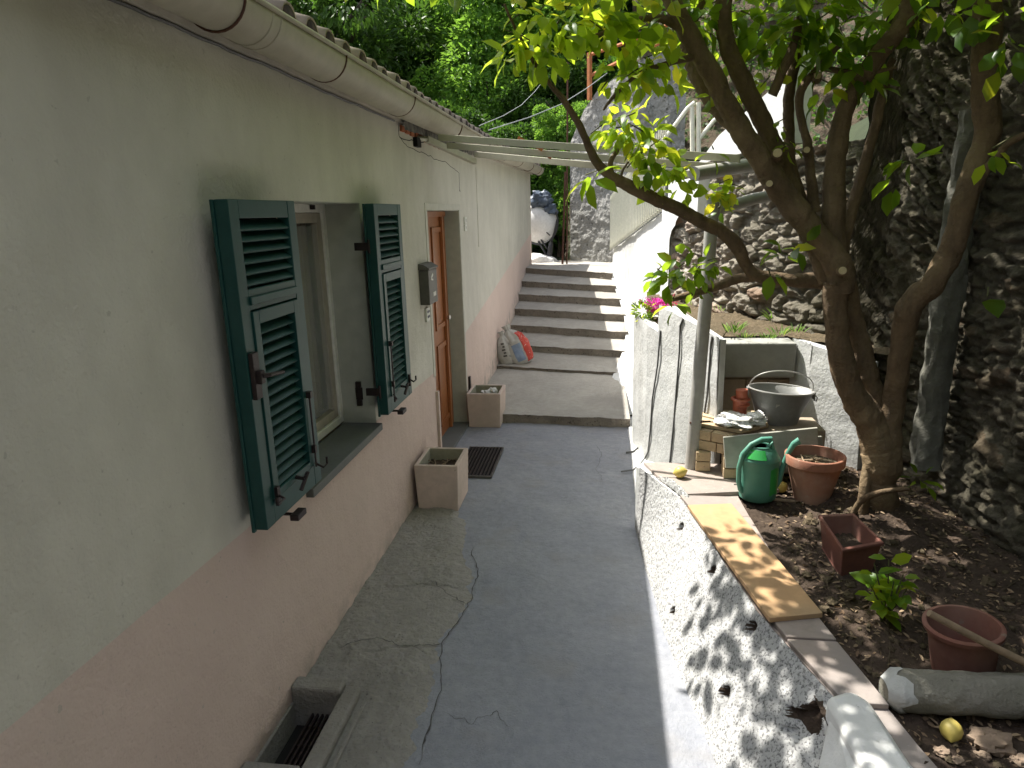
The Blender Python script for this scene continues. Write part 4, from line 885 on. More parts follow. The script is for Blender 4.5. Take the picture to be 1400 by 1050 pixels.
MB().tube([Vector((.20,5.35,.014)),Vector((.26,5.36,.022)),Vector((.31,5.40,.05)),Vector((.34,5.36,.06))],.009,7).build('pipe_stub',M['cable'],label='short bent grey pipe stub on the sunlit mortar strip',cat='pipe',smooth=True)
# ---------------------------------------------------------------- stone wall
SP=[(2.30,-2.5),(2.05,.5),(1.90,2.2),(1.86,3.3),(1.80,3.9),(1.64,4.32),(1.02,5.6),(.60,6.8)]
SL=[0]
for a,b in zip(SP,SP[1:]): SL.append(SL[-1]+math.hypot(b[0]-a[0],b[1]-a[1]))
def sp(s):
    for i in range(len(SP)-1):
        if s<=SL[i+1] or i==len(SP)-2:
            f=(s-SL[i])/(SL[i+1]-SL[i]); a,b=SP[i],SP[i+1]; n=Vector((-(b[1]-a[1]),b[0]-a[0],0)).normalized(); return Vector((a[0]+(b[0]-a[0])*f,a[1]+(b[1]-a[1])*f,0)),n
s_top=[(0,4.6),(SL[5]-.3,4.6),(SL[5]-.05,4.4),(SL[5]+.25,2.33),(SL[6],2.31),(SL[6]+.4,2.3),(SL[7],2.05)]
def sw(u,v):
    s=SL[-1]*u; p,n=sp(s); zt=0
    for (a,za),(b,zb) in zip(s_top,s_top[1:]):
        if a<=s<=b: zt=za+(zb-za)*(s-a)/(b-a)
    z=.2+(zt-.2)*v; nr=min(1,max(0,(SL[5]+.3-s)/1.)); q=Vector((s*(5.2+.6*nr),z*(8.5+5.5*nr),3.3)); q+=Vector((.5+.9*nr)*fbm(s*2,z*2,0,3)*v_ for v_ in (1,)) if False else Vector(((.5+.8*nr)*fbm(s*2.5,z*2.5,0,4),(.5+.8*nr)*fbm(s*2.5,z*2.5,5,4),0))
    D,Pt=noise.voronoi(q); e=min(1,max(0,(D[1]-D[0])/.28)); e=e*e*(3-2*e); cid=(Pt[0].x*12.9898+Pt[0].y*78.233)%1.0
    d=(-.042+.020*nr)*(1-e)+.032*(cid-.5)*(1-.4*nr)+(.03+.01*nr)*fbm(s*3,z*3,2,5)+(.016+.008*nr)*fbm(s*16,z*30,1,5)
    if s<SL[5]: d+= .10*max(0,1.1-z)*.6+.05*fbm(s*1.2,z*1.2,8,3)
    return p+n*(d)+Vector((0,0,z)),(e*.0+cid if e>.25 else .05)
NU,NV=800,380
vs=[];tv=[]
for j in range(NV):
    for i in range(NU):
        p,t_=sw(i/(NU-1),(j/(NV-1))); vs.append(p); tv.append(t_)
mb=MB(); mb.v=[tuple(p) for p in vs]; mb.f=[(j*NU+i,j*NU+i+1,(j+1)*NU+i+1,(j+1)*NU+i) for j in range(NV-1) for i in range(NU-1)]; mb.m=[0]*len(mb.f)
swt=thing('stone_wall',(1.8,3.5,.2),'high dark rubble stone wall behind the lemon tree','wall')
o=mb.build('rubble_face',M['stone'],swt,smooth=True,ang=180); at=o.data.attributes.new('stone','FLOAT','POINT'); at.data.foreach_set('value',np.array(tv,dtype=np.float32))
mb=MB(); 
for i in range(len(SP)-1):
    (x0,y0),(x1,y1)=SP[i],SP[i+1]; n=Vector(((y1-y0),-(x1-x0),0)).normalized(); zt=4.5 if i<5 else 2.2
    mb.prism([(x0+n.x*.12,y0+n.y*.12),(x0+n.x*.5,y0+n.y*.5),(x1+n.x*.5,y1+n.y*.5),(x1+n.x*.12,y1+n.y*.12)],-.1,zt)
mb.build('wall_core',M['bank'],swt)
# old plastered rib in the stone wall
P_=[PY(1336,150,3.66),PY(1325,215,3.68),PY(1306,330,3.68),(PY(1292,430,3.68)),PY(1282,500,3.68),PY(1272,570,3.66),PY(1266,640,3.60)]
mb=MB()
def rib(u,v):
    k=v*(len(P_)-1); i=min(int(k),len(P_)-2); p=P_[i].lerp(P_[i+1],k-i); a=math.pi*2*u; r=.065+.012*fbm(k*2,a,1,3)
    return (p.x+r*math.cos(a)*1.1+.012*fbm(a*2,p.z*9,3,4),p.y+r*.8*math.sin(a)+.01*fbm(a*2+5,p.z*9,3,4),p.z)
mb.grid(30,120,rib); mb.build('plastered_rib',pm('old_grey_rib',(.17,.165,.14),(.11,.105,.085),5,.95,40,.01,stretch=(2,2,.5),bstr=1),swt,smooth=True)
# ---------------------------------------------------------------- white plastered wall with the fence
ww=thing('white_plaster_wall',(.4,8.5,.9),'sunlit white plastered wall rising beside the steps under the cream picket fence','wall')
W1,W2=(.63,6.72),(.15,10.6)
mb=MB(); 
def wwf(u,v):
    x=W1[0]+(W2[0]-W1[0])*u; y=W1[1]+(W2[1]-W1[1])*u; zt=1.97-.60*u; z=-.1+(zt+.1)*v; d=.012*fbm(y*2,z*2,1,5); return (x-d,y,z)
mb.grid(160,60,wwf); mb.prism([(W1[0]+.01,W1[1]),(W1[0]+.2,W1[1]+.03),(W2[0]+.2,W2[1]),(W2[0]+.01,W2[1])],-.1,[1.965,1.965,1.36,1.36]); mb.build('plaster_face',M['white'],ww,smooth=True,ang=50)
# ragged plaster over stone
mb=MB()
a,b=Vector((.60,6.80,0)),Vector((1.02,5.6,0)); nn=Vector((-(b.y-a.y),b.x-a.x,0)).normalized()
def rag(u,v):
    z=1.0+v*1.0; w=.10+.10*(v>.6)*(v-.6)*6+.05*fbm(z*6,0,0,4); p=a.lerp(b,u*w*1.0); return (p.x-.045*1 - .0,p.y-.015,z)
mb.grid(14,60,rag); mb.build('ragged_plaster_edge',M['white'],ww,smooth=True)
MB().box((.80,6.15,1.0) if False else (.79,6.10,1.88),(.95,6.28,2.20)).build('pier',M['white'],ww,bevel=.01)
MB().prism([(.60,6.74),(.80,6.14),(.86,6.24),(.70,6.8)],1.88,2.20).build('pier_link',M['white'],ww,bevel=.01)
# diagonal parapet of upper flight
mb=MB(); pr_=[(-.2,2.20,2.22),(.25,2.30,2.33),(.55,2.33,2.50),(.95,2.34,2.64),(1.35,2.36,2.80),(1.42,2.36,3.0)]
def par(i,off):
    s=SL[7]-(SL[7]-SL[6])*.35-pr_[i][0]; p,n=sp(s); return p+n*off
for i in range(len(pr_)-1):
    a,b=par(i,.03),par(i+1,.03); c,d=par(i+1,-.12),par(i,-.12)
    mb.prism([(a.x,a.y),(d.x,d.y),(c.x,c.y),(b.x,b.y)][::-1],[pr_[i][1],pr_[i][1],pr_[i+1][1],pr_[i+1][1]][::-1] and [pr_[i+1][1],pr_[i+1][1],pr_[i][1],pr_[i][1]],[pr_[i+1][2],pr_[i+1][2],pr_[i][2],pr_[i][2]])
mb.build('stair_parapet',M['white'],label='white diagonal parapet of an upper flight of steps on top of the stone wall',cat='parapet')
# cream picket fence
fe=thing('picket_fence',(.3,8.6,1.4),'cream metal picket fence along the top of the white plastered wall','fence')
mb=MB(); n=36
for k in range(n):
    u=.02+k/(n-1)*.96; x=W1[0]-.05+(W2[0]-W1[0])*u; y=W1[1]+(W2[1]-W1[1])*u; zb=1.97-.60*u; mb.tube([(x,y,zb-.02),(x,y,zb+.78)],.009,6)
mb.build('pickets',M['cream'],fe)
for dz in (.02,.72):
    mb=MB().tube([(W1[0]-.03,W1[1],1.97+dz),(W2[0]-.03,W2[1],1.37+dz)],.017,4); mb.build('rail',M['cream'],fe)
# cream handrail further up
hr=thing('cream_handrail',(1.0,8.5,2.3),'cream painted tubular handrail on the upper steps behind the clothes rails','handrail')
Y8=8.2
for pts,nm in [([(955,212),(955,140)],'post'),([(947,212),(946,146)],'post'),([(950,140),(940,148),(920,175),(896,205),(894,216)],'rail_tube'),([(956,190),(976,165),(1000,147)],'rail_tube'),([(956,212),(930,212),(926,204)],'rail_tube'),([(908,212),(905,195)],'post'),([(951,120),(951,90),(952,60)],'post')]:
    MB().tube([PY(*p,Y8) for p in pts],.026 if nm=='post' else .022,8).build(nm,M['cream'],hr,smooth=True)
# ---------------------------------------------------------------- far rough wall, brown rails, rods, bank
frw=thing('far_rough_wall',(.3,12.9,1),'high rough grey rendered retaining wall at the top of the steps','wall')
prof_=[(-.60,3.0),(-.585,3.2),(-.33,3.72),(-.1,3.98),(.25,4.15),(.8,4.4),(2.6,5.1)]
def fw(u,v):
    x=-.60+u*1.95; zt=lerp_xy(prof_,x); z=.85+(zt-.85)*v; return (x+.03,13.45-1.15*(x+.6) if x<.5 else 12.185-.15*(x-.5),z) if False else (x-.02,(13.3-1.0*(x+.6) if x<.6 else 12.1)+.05*fbm(x*3,z*3,1,5)+.02*fbm(x*14,z*14,3,4)+.05*(z-1)*.6,z)
def lerp_xy(P_,x):
    for a,b in zip(P_,P_[1:]):
        if a[0]<=x<=b[0]: return a[1]+(b[1]-a[1])*(x-a[0])/(b[0]-a[0])
    return P_[-1][1]
mb=MB().grid(200,150,fw); mb.prism([(-.58,13.42),(.64,12.2),(1.33,12.2),(1.33,14.2),(-.50,14.0)],.5,[2.95,4.1,4.4,4.4,2.95]); mb.build('rendered_face',M['roughwall'],frw,smooth=True,ang=60)
mb=MB()
def rb(u,v):
    z=.95+v*1.25; return (-.60-.13*(1-v)**.7*(1-u*1.)-.04*abs(fbm(z*5,u*4,1,4))*(1-u),13.3+.05*fbm(z*6,u*6,1,4)+.3*(1-u),z)
mb.grid(16,70,rb); mb.build('rubble_edge',M['bank'],frw,smooth=True)
# orange-brown railing on top
rl=thing('rusty_railing',(-.2,12.9,3.8),'orange brown rusty railing on top of the far rough wall','railing')
for pts,nm,r in [([(806,137),(806,72)],'post',.045),([(858,116),(857,60)],'post',.04),([(933,90),(933,30)],'post',.04),([(806,104),(857,79),(933,45)],'rail_bar',.03),([(806,75),(857,58),(933,25)],'rail_bar',.03)]:
    MB().tube([PY(*p,12.95) for p in pts],r,4).build(nm,M['rustpost'],rl)
for x_,lab in ((768,'rusty reinforcing rod standing at the top of the steps, left of two'),(774,'rusty reinforcing rod standing at the top of the steps, right of two')):
    a=PY(x_+1,361,12.2); b=PY(x_+ (5 if x_==768 else 2),235 if x_==768 else 85,12.2); MB().tube([a,b],.022 if x_==768 else .016,6).build('rusty_rod',M['rust'],label=lab,cat='rod',group='rusty rods at the top of the steps',smooth=True)
# bank behind
def bk_(u,v):
    x=.6+u*7; z=1.3+v*6.7; y=12.9-.35*u*7*min(1,u*3)+v*5.2; d=.35*fbm(x*.9,z*.9,1,5)+.12*fbm(x*4,z*4,2,4); return (x,y+d,z)
o=MB().grid(130,110,bk_).build('hill_slope',M['bank'],smooth=True,org=(0,0,0),ang=180); tag(o,kind='structure')
# ---------------------------------------------------------------- wheelbarrow leaned up at the stair head
wbx,wby=-1.12,13.25
t=thing('wheelbarrow',(wbx,wby,1.0),'wheelbarrow stood on end with pale tub and black frame beyond the steps','wheelbarrow')
c=PY(737,304,wby); mb=MB(); MX=Matrix.Rotation(R_(78),3,'X')
mb.lathe([(0,.16),(.17,.15),(.28,.06),(.335,-.02),(.345,-.02),(.29,.06),(.18,.165),(0,.175)],c,36,MX@Matrix.Rotation(0,3,'Z'),1.,1.12); mb.build('tub',M['tub'],t,smooth=True,ang=60)
ringp=[c+Vector((.36*math.cos(a),-.03,.41*math.sin(a))) for a in np.linspace(0,2*math.pi,33)]
mb=MB().tube(ringp,.017,8,False); mb.tube([PY(*p,wby-.1) for p in [(720,312),(733,311),(738,325),(748,340)]],.018,7); mb.tube([PY(*p,wby-.12) for p in [(762,300),(758,318),(752,335),(753,358)]],.02,7); mb.tube([PY(*p,wby-.1) for p in [(736,330),(748,350),(755,360)]],.02,7); mb.tube([PY(*p,wby-.14) for p in [(741,312),(752,322)]],.012,7)
mb.build('tubular_frame',M['black'],t,smooth=True)
wc=PY(752,345,wby-.15)
mb=MB(); mb.tube([wc+Vector((.02*math.sin(a),.13*math.cos(a),.17*math.sin(a))) for a in np.linspace(0,2*math.pi,25)],.042,8,False); mb.build('tyre',M['black'],t,smooth=True)
mb=MB(); blob(mb,PY(739,273,wby),(.20,.13,.16),5,.5,32,20); blob(mb,PY(752,286,wby-.02),(.13,.10,.12),9,.6,24,16); mb.build('folded_tarpaulin',M['bluesheet'],label='blue black tarpaulin bundled on top of the upended wheelbarrow',cat='tarpaulin',smooth=True)
mb=MB(); blob(mb,PY(733,359,12.9),(.36,.2,.15),4,.3,34,20); mb.build('white_sand_bag',M['bag'],label='large white sack lying at the stair head by the house corner',cat='sack',smooth=True)
# ---------------------------------------------------------------- clothes rails and pipe frame
pf=thing('pipe_stand',(.54,3.97,ZC),'grey painted steel pipe post with two horizontal pipes behind the lemon tree branch','pipe stand')
post=[PY(945,640,3.97),PY(957,500,3.98),PY(966,400,3.99),PY(975,270,4.0)]
MB().tube(post,[.040,.039,.037,.036],16).build('post',M['pole'],pf,smooth=True)
MB().tube([PY(949,238,4.0),PY(1018,227,4.3),PY(1075,219,4.6)],.040,14).build('upper_pipe',M['pole'],pf,smooth=True)
MB().tube([PY(978,288,4.02),PY(1030,272,4.3),PY(1085,262,4.6)],.034,14).build('lower_pipe',M['pole'],pf,smooth=True)
mb=MB(); mb.tube([post[1]+Vector((-.05,-.03,-.34)),post[1]+Vector((.07,-.03,-.33))],.006,6); mb.build('clamp',M['rust'],pf)
R1=[((600,188),4.72),((1012,217),4.12)]; R2=[((612,199),4.95),((1000,230),4.25)]; R3=[((650,211),5.35),((962,240),4.1)]
for (l,yl),(r,yr) in (R1,R2,R3):
    a,b=PY(*l,yl),PY(*r,yr); lab={600:'cream steel clothes rail, uppermost of three spanning from house to pipe frame',612:'cream steel clothes rail, middle of three spanning from house to pipe frame',650:'cream steel clothes rail, lowest of three spanning from house to pipe frame'}[l[0]]
    mb=MB(); d=(b-a); nrm=Vector((-d.y,d.x,0)).normalized()*.013; h=Vector((0,0,.021)); vs=[a-nrm-h,a+nrm-h,a+nrm+h,a-nrm+h,b-nrm-h,b+nrm-h,b+nrm+h,b-nrm+h]; mb.add(vs,[(0,3,2,1),(4,5,6,7),(0,1,5,4),(1,2,6,5),(2,3,7,6),(3,0,4,7)]); mb.build('clothes_rail',M['rail'],label=lab,cat='rail',bevel=.002,group='cream clothes rails between house and pipe frame')
br=thing('wall_bracket',(-1.2,5.0,2.4),'cream steel bracket arm fixed to the house wall carrying the clothes rails','bracket')
a,b=PY(583,190,4.85),PY(649,221,5.35); d=(b-a); nrm=Vector((-d.y,d.x,0)).normalized()*.02; h=Vector((0,0,.02))
mb=MB(); vs=[a-nrm-h,a+nrm-h,a+nrm+h,a-nrm+h,b-nrm-h,b+nrm-h,b+nrm+h,b-nrm+h]; mb.add(vs,[(0,3,2,1),(4,5,6,7),(0,1,5,4),(1,2,6,5),(2,3,7,6),(3,0,4,7)]); mb.build('arm',M['rail'],br,bevel=.002)
c=(Vector(vs[0])+Vector(vs[2]))/2; MB().box((WX-.01,4.70,2.40),(WX+.03,4.80,2.46)).build('wall_socket',M['dark'],br)
MB().tube([a,Vector((WX,a.y-.1,a.z))],.018,4).build('stub',M['rail'],br)
# pegs of orange rust between rails
for p,y in [((712,190),4.6),((738,203),4.65),((750,214),4.7)]: c=PY(*p,y); MB().obox(c,(.04,.02,.02),Matrix.Rotation(R_(30),3,'Y')).build('rusty_clip',M['rustpost'],br)
# overhead wires
for (p,q,r,lab) in [((668,178),(830,100),.006,'pale overhead wire from the roof edge to the far railing, lower one'),((655,172),(745,108),.004,'thin overhead wire from the roof edge into the trees, upper one')]:
    a=on(*p,0,-1.25); b=PY(*q,13.0); m_=(a+b)/2+Vector((0,0,-.12)); MB().tube([a,a.lerp(m_,.5)+Vector((0,0,-.02)),m_,m_.lerp(b,.5)+Vector((0,0,-.02)),b],r,6).build('overhead_wire',M['wire'],label=lab,cat='wire',smooth=True,group='wires from the roof')
# flowers and weeds on the terrace
def tuft(name,c,n,h,mat,label,cat,spread=.05,group=None,w=.12):
    a=rng.uniform(0,6.28,n); cc=np.array(c)+np.stack([np.cos(a)*rng.uniform(0,spread,n),np.sin(a)*rng.uniform(0,spread,n),np.zeros(n)],1); d=np.stack([np.cos(a)*.6,np.sin(a)*.6,rng.uniform(.5,1.3,n)],1)
    V,Fc,T_=leaf_mesh(cc,d,rng.uniform(h*.6,h*1.1,n),rng.uniform(0,1,n),w,.3); return build_leaves(name,mat,None,V,Fc,T_,org=c,label=label,cat=cat,**({'group':group} if group else {}))
fl=thing('flower_plant',(.47,5.6,1.08),'low plant with magenta and pink flowers in the planter on the retaining wall','flowering plant')
def clump(name,c,n,r,size,mat,parent,flat=.7,w=.42,up=.3):
    d=rng.normal(size=(n,3)); d/=np.linalg.norm(d,axis=1,keepdims=True); rr=rng.uniform(.3,1,n)[:,None]**.6*r; cc=np.array(c)+d*rr*np.array([1,1,flat]); dd=d+np.array([0,0,up])
    V,Fc,T_=leaf_mesh(cc,dd,rng.uniform(size*.7,size*1.2,n),rng.uniform(0,1,n),w,.3); return build_leaves(name,mat,parent,V,Fc,T_)
Yf=5.55
clump('leaves',PY(880,425,Yf),160,.085,.045,M['lemonleaf'],fl); clump('leaves',PY(898,432,Yf),120,.07,.05,M['grassblade'],fl,.6,.2)
clump('magenta_flowers',PY(896,417,Yf-.02),220,.075,.032,M['petal'],fl,.6); clump('magenta_flowers',PY(905,420,Yf-.04),110,.05,.032,M['petal'],fl,.8); clump('red_flowers',PY(919,411,Yf+.05),60,.035,.03,M['redpetal'],fl,1.2); clump('pale_pink_flowers',PY(880,411,Yf),26,.04,.02,M['petal'],fl,.5)
for i,(px,py,n,h) in enumerate([(1003,455,26,.10),(1062,440,22,.13),(1065,458,18,.08),(985,425,16,.08),(1110,440,20,.10),(1020,462,24,.05),(1050,463,30,.05),(1130,445,18,.09),(1088,455,14,.07)]):
    c=PZ(px,py,1.12); labs=['weed tuft at the left end of the lintel edge','tallest grassy weed growing in front of the sunlit stones','small weed tuft at the right end of the lintel','small weed beside the grey post on the upper soil','weed tuft below the horizontal tree branch','low weeds along the middle of the lintel edge','low weeds along the lintel edge right of its middle','weed tuft rooted by the dark trunk on the upper soil','little weed sprouting above the grey slab wall']
    tuft('weed_tuft',c,n,h,M['grassblade'],labs[i],'weed',.05,'weeds on the upper terrace')
# garden seedlings
def seedling(name,base,tops,n,size,label,cat='plant',mat='youngleaf'):
    t=thing(name,base,label,cat); mb=MB()
    for tp in tops: mb.tube([base,Vector(base).lerp(tp,.5)+Vector((.01,0,.01)),tp],[.005,.004,.002],6)
    mb.build('stem',M['twig'],t,smooth=True); C_=[];D_=[]
    for tp in tops:
        for k in range(n):
            a=random.random()*6.28; d=Vector((math.cos(a),math.sin(a),random.uniform(-.2,.7))); C_.append(Vector(base).lerp(tp,random.uniform(.4,1))+d*.01); D_.append(d)
    V,Fc,T_=leaf_mesh(C_,D_,rng.uniform(size*.6,size*1.15,len(C_)),rng.uniform(0,1,len(C_)),.62,.3); build_leaves('leaves',M[mat],t,V,Fc,T_); return t
b=PY(1208,825,2.5); b.z=soil_z(b.x,b.y)
seedling('lemon_seedling',b,[PY(1195,770,2.5),PY(1215,765,2.52),PY(1235,785,2.5),PY(1240,805,2.48),PY(1190,800,2.48),PY(1205,822,2.45),PY(1222,795,2.44),PY(1225,812,2.5)],6,.085,'leafy green seedling growing beside the rectangular planter')
# ================================================================ LEMON TREE
lt=thing('lemon_tree',(1.38,3.42,.42),'multi stemmed lemon tree arching over the garden bed','tree')
def limb(pts,name='branch',parent=lt,n=14,wob=.006):
    """pts: (px,py,Y,width_px)"""
    P_=[];R__=[]
    for px,py,Y,wd in pts:
        v=PY(px,py,Y); dep=(v-Vector((0,0,CH))).dot(cf_); P_.append(v); R__.append(wd*dep/F/2*.97)
    # resample with catmull
    Q=[];RR=[]; k=len(P_)
    for i in range(k-1):
        p0,p1,p2,p3=P_[max(i-1,0)],P_[i],P_[i+1],P_[min(i+2,k-1)]
        for s in range(14):
            t=s/14; q=.5*((2*p1)+(p2-p0)*t+(2*p0-5*p1+4*p2-p3)*t*t+(3*p1-p0-3*p2+p3)*t**3)
            q=q+Vector((fbm(q.x*9,q.y*9,q.z*9,3),fbm(q.z*9,q.x*9,1,3),0))*wob; Q.append(q); RR.append((R__[i]*(1-t)+R__[i+1]*t)*(1+.10*noise.noise(q*9)+.05*noise.noise(q*23)))
    Q.append(P_[-1]); RR.append(R__[-1]); mb=MB().tube(Q,RR,n*2 if max(RR)>.03 else n); nn_=n*2 if max(RR)>.03 else n
    out=[]
    for i_,v in enumerate(mb.v):
        k_=min(i_//nn_,len(Q)-1); c_=Q[k_]; v=Vector(v); r_=(v-c_); f_=1+.10*noise.noise(v*11)+.07*noise.noise(Vector((v.x*55,v.y*55,v.z*14)))+.05*noise.noise(v*70); out.append(tuple(c_+r_*f_))
    mb.v=out; mb.build(name,M['bark'],parent,smooth=True,ang=180); return P_
limb([(1199,735,3.38,78),(1199,715,3.40,62),(1201,690,3.40,52),(1203,655,3.41,48),(1205,625,3.41,50),(1200,600,3.42,46),(1186,572,3.42,40),(1168,541,3.42,36),(1152,500,3.42,33),(1145,451,3.42,31),(1143,410,3.42,34),(1146,385,3.42,40)],'trunk',n=20)
limb([(1176,728,3.34,22),(1178,700,3.34,17),(1183,665,3.36,15),(1188,630,3.40,14),(1196,600,3.42,12)],'trunk',n=12)
limb([(1206,615,3.46,38),(1200,570,3.47,32),(1187,520,3.50,30),(1172,460,3.52,28),(1161,415,3.50,28),(1153,380,3.47,30)],'branch')
limb([(1206,640,3.42,40),(1214,600,3.42,36),(1223,541,3.40,28),(1231,480,3.36,27),(1240,428,3.32,32),(1255,404,3.30,33),(1275,388,3.27,31),(1297,348,3.25,31),(1310,310,3.22,31),(1321,268,3.2,31),(1336,222,3.2,31),(1349,190,3.2,33),(1347,140,3.18,33),(1348,60,3.15,35),(1352,-20,3.1,34),(1360,-120,3.0,30)],'branch',n=18)
limb([(1148,400,3.42,38),(1148,372,3.42,38),(1132,342,3.41,34),(1108,312,3.40,34),(1085,284,3.38,36),(1060,250,3.36,34),(1038,215,3.34,30),(1015,180,3.32,31),(995,145,3.3,29),(975,105,3.28,28),(955,70,3.26,28),(935,35,3.24,26),(916,-5,3.2,24),(890,-60,3.1,20)],'branch',n=18)
limb([(1015,178,3.4,26),(985,150,3.45,26),(962,118,3.48,24),(948,90,3.5,22),(940,50,3.5,18),(960,0,3.5,14)],'branch')
limb([(1132,385,3.46,26),(1118,345,3.46,27),(1098,300,3.46,28),(1078,255,3.46,27),(1062,210,3.46,27),(1042,165,3.45,25),(1025,130,3.44,25),(1008,95,3.42,25),(993,55,3.4,24),(989,20,3.38,24),(995,-40,3.3,22)],'branch',n=16)
limb([(1120,330,3.5,28),(1098,285,3.52,20),(1083,235,3.54,16),(1078,180,3.55,15),(1079,130,3.55,15),(1088,80,3.55,14),(1096,30,3.5,13),(1105,-30,3.5,12)],'branch')
limb([(1115,290,3.46,18),(1108,240,3.46,13),(1103,190,3.46,12),(1093,150,3.46,11),(1096,122,3.46,12),(1116,95,3.46,9),(1150,60,3.4,7)],'branch')
limb([(1140,360,3.46,34),(1139,310,3.46,30),(1140,260,3.46,29),(1143,215,3.45,28),(1150,170,3.44,26),(1163,135,3.42,22),(1182,103,3.4,26),(1205,70,3.36,26),(1225,45,3.32,26),(1245,10,3.3,30),(1262,-50,3.2,24)],'branch',n=16)
limb([(1150,345,3.5,24),(1158,305,3.5,18),(1172,262,3.5,16),(1186,215,3.48,15),(1197,170,3.46,14),(1206,130,3.44,13),(1222,80,3.42,10)],'branch')
limb([(1165,400,3.46,26),(1125,386,3.5,22),(1080,383,3.52,19),(1035,377,3.52,18),(1020,360,3.5,17),(1008,338,3.48,19),(988,317,3.46,19),(965,306,3.44,19),(928,286,3.4,18),(890,270,3.36,18),(855,252,3.32,16),(824,231,3.28,14),(808,206,3.24,12),(797,182,3.2,10),(778,148,3.16,9),(757,121,3.12,7),(733,88,3.08,6),(720,66,3.05,5),(704,38,3.0,4),(690,5,2.95,3)],'branch',n=14)
limb([(1040,378,3.52,14),(1006,382,3.54,14),(980,392,3.56,12),(945,402,3.58,10),(915,410,3.6,7)],'branch')
limb([(838,243,3.31,9),(836,222,3.3,8),(843,207,3.3,6),(850,198,3.28,4)],'branch',n=8)
limb([(848,252,3.32,5),(852,235,3.3,4),(860,222,3.28,3)],'branch',n=6)
limb([(1166,702,3.3,8),(1178,684,3.28,9),(1198,675,3.24,8),(1222,670,3.22,7),(1245,668,3.2,6)],'branch',n=10,wob=.002)
limb([(1055,130,3.42,14),(1075,85,3.4,13),(1090,45,3.38,12),(1096,0,3.35,10)],'branch',n=8)
limb([(935,40,3.24,14),(900,25,3.2,10),(860,30,3.15,8),(825,45,3.1,6),(800,55,3.05,4)],'branch',n=8)
limb([(960,75,3.27,12),(920,85,3.2,8),(875,100,3.15,6),(840,130,3.1,5),(825,150,3.1,3)],'branch',n=8)
limb([(1120,92,3.46,9),(1180,100,3.4,7),(1225,92,3.35,5)],'branch',n=8)
limb([(1335,250,3.2,14),(1375,200,3.1,10),(1410,180,3.0,8)],'branch',n=8)
M['cut']=pm('fresh_cut_wood',(.50,.40,.24),(.42,.33,.19),20,.8,60,.001)
for px,py,Y,r in [(1063,209,3.26,.022),(1052,251,3.22,.016),(1103,205,3.4,.016),(1118,103,3.4,.018),(1152,370,3.30,.02)]:
    c=PY(px,py,Y); d=Vector((-.2,-1,.15)).normalized(); stub=MB().tube([c+d*-.06,c],[r*1.2,r],12).build('pruned_stub',M['bark'],lt,smooth=True,ang=50); MB().tube([c,c+d*.003],[r*.88,r*.84],12).build('cut_face',M['cut'],stub)
# leaves: clusters (px,py,Y,radius m,count,size)
LC=[(705,55,3.0,.10,9,.11),(700,85,3.0,.06,5,.11),(735,70,3.05,.12,12,.11),(760,40,3.05,.13,14,.11),(790,20,3.05,.14,16,.11),(745,20,3.0,.1,9,.1),(820,45,3.1,.13,14,.11),(720,15,3.0,.10,8,.1),
(850,20,3.15,.15,16,.11),(850,60,3.12,.12,14,.11),(880,45,3.15,.12,12,.1),(890,85,3.15,.12,12,.1),(815,20,3.1,.12,12,.11),(905,15,3.2,.12,12,.1),(925,60,3.3,.1,9,.1),(870,100,3.1,.11,12,.1),(840,115,3.1,.07,6,.09),(905,110,3.2,.1,9,.09),
(770,70,3.1,.07,5,.1),(935,90,3.4,.07,6,.09),(960,30,3.4,.13,14,.10),(965,10,3.4,.12,12,.10),(1010,20,3.4,.12,12,.1),(1040,30,3.4,.13,14,.1),(1030,75,3.5,.11,9,.1),(1060,60,3.45,.12,12,.1),(1080,20,3.4,.14,16,.12),(1110,35,3.35,.14,14,.12),(1120,10,3.35,.12,12,.12),
(1085,85,3.5,.10,8,.1),(1140,70,3.4,.11,10,.11),(1170,25,3.4,.13,12,.11),(1150,50,3.4,.12,10,.1),(1180,80,3.4,.12,11,.11),(1200,20,3.4,.13,12,.11),(1160,105,3.42,.1,6,.11),(1190,115,3.42,.09,7,.10),(1210,50,3.4,.1,8,.1),(1130,120,3.45,.09,6,.12),(1240,10,3.3,.12,9,.1),(1290,10,3.2,.12,9,.1),(1245,220,3.3,.1,9,.10),(1225,245,3.3,.06,3,.11),(1355,210,3.0,.08,5,.09),(1385,60,2.9,.14,12,.1),(1385,15,2.9,.14,12,.1),(1352,400,3.0,.05,1,.13),(1325,20,3.1,.1,7,.1),
(805,245,3.2,.05,6,.13),(880,190,3.3,.14,22,.09),(850,180,3.3,.11,20,.075),(830,175,3.3,.08,12,.075),(860,160,3.28,.11,18,.075),(885,215,3.3,.1,12,.10),(905,235,3.35,.1,14,.09),(925,220,3.35,.09,9,.09),(935,255,3.38,.08,8,.09),(895,260,3.34,.05,4,.09),(862,235,3.3,.06,5,.09),
(975,262,3.3,.07,7,.09),(990,268,3.35,.06,6,.08),(1000,255,3.35,.06,6,.08),(985,290,3.4,.04,3,.07),(935,370,3.5,.11,16,.09),(915,385,3.5,.08,10,.09),(960,370,3.5,.1,10,.08),(975,362,3.5,.05,5,.08),(905,375,3.5,.07,7,.08),(925,415,3.55,.06,5,.10),(955,395,3.52,.07,6,.07),
(1070,350,3.35,.07,6,.10),(1090,340,3.35,.06,6,.09),(1055,375,3.4,.05,3,.11),(1075,200,3.4,.06,7,.07),(1065,175,3.4,.05,5,.06),(980,60,3.45,.08,6,.09),(970,210,3.45,.05,3,.09),(1258,658,3.2,.055,8,.08),(1000,130,3.45,.05,3,.08),(975,130,3.3,.05,3,.08),(1050,110,3.45,.07,5,.09)]
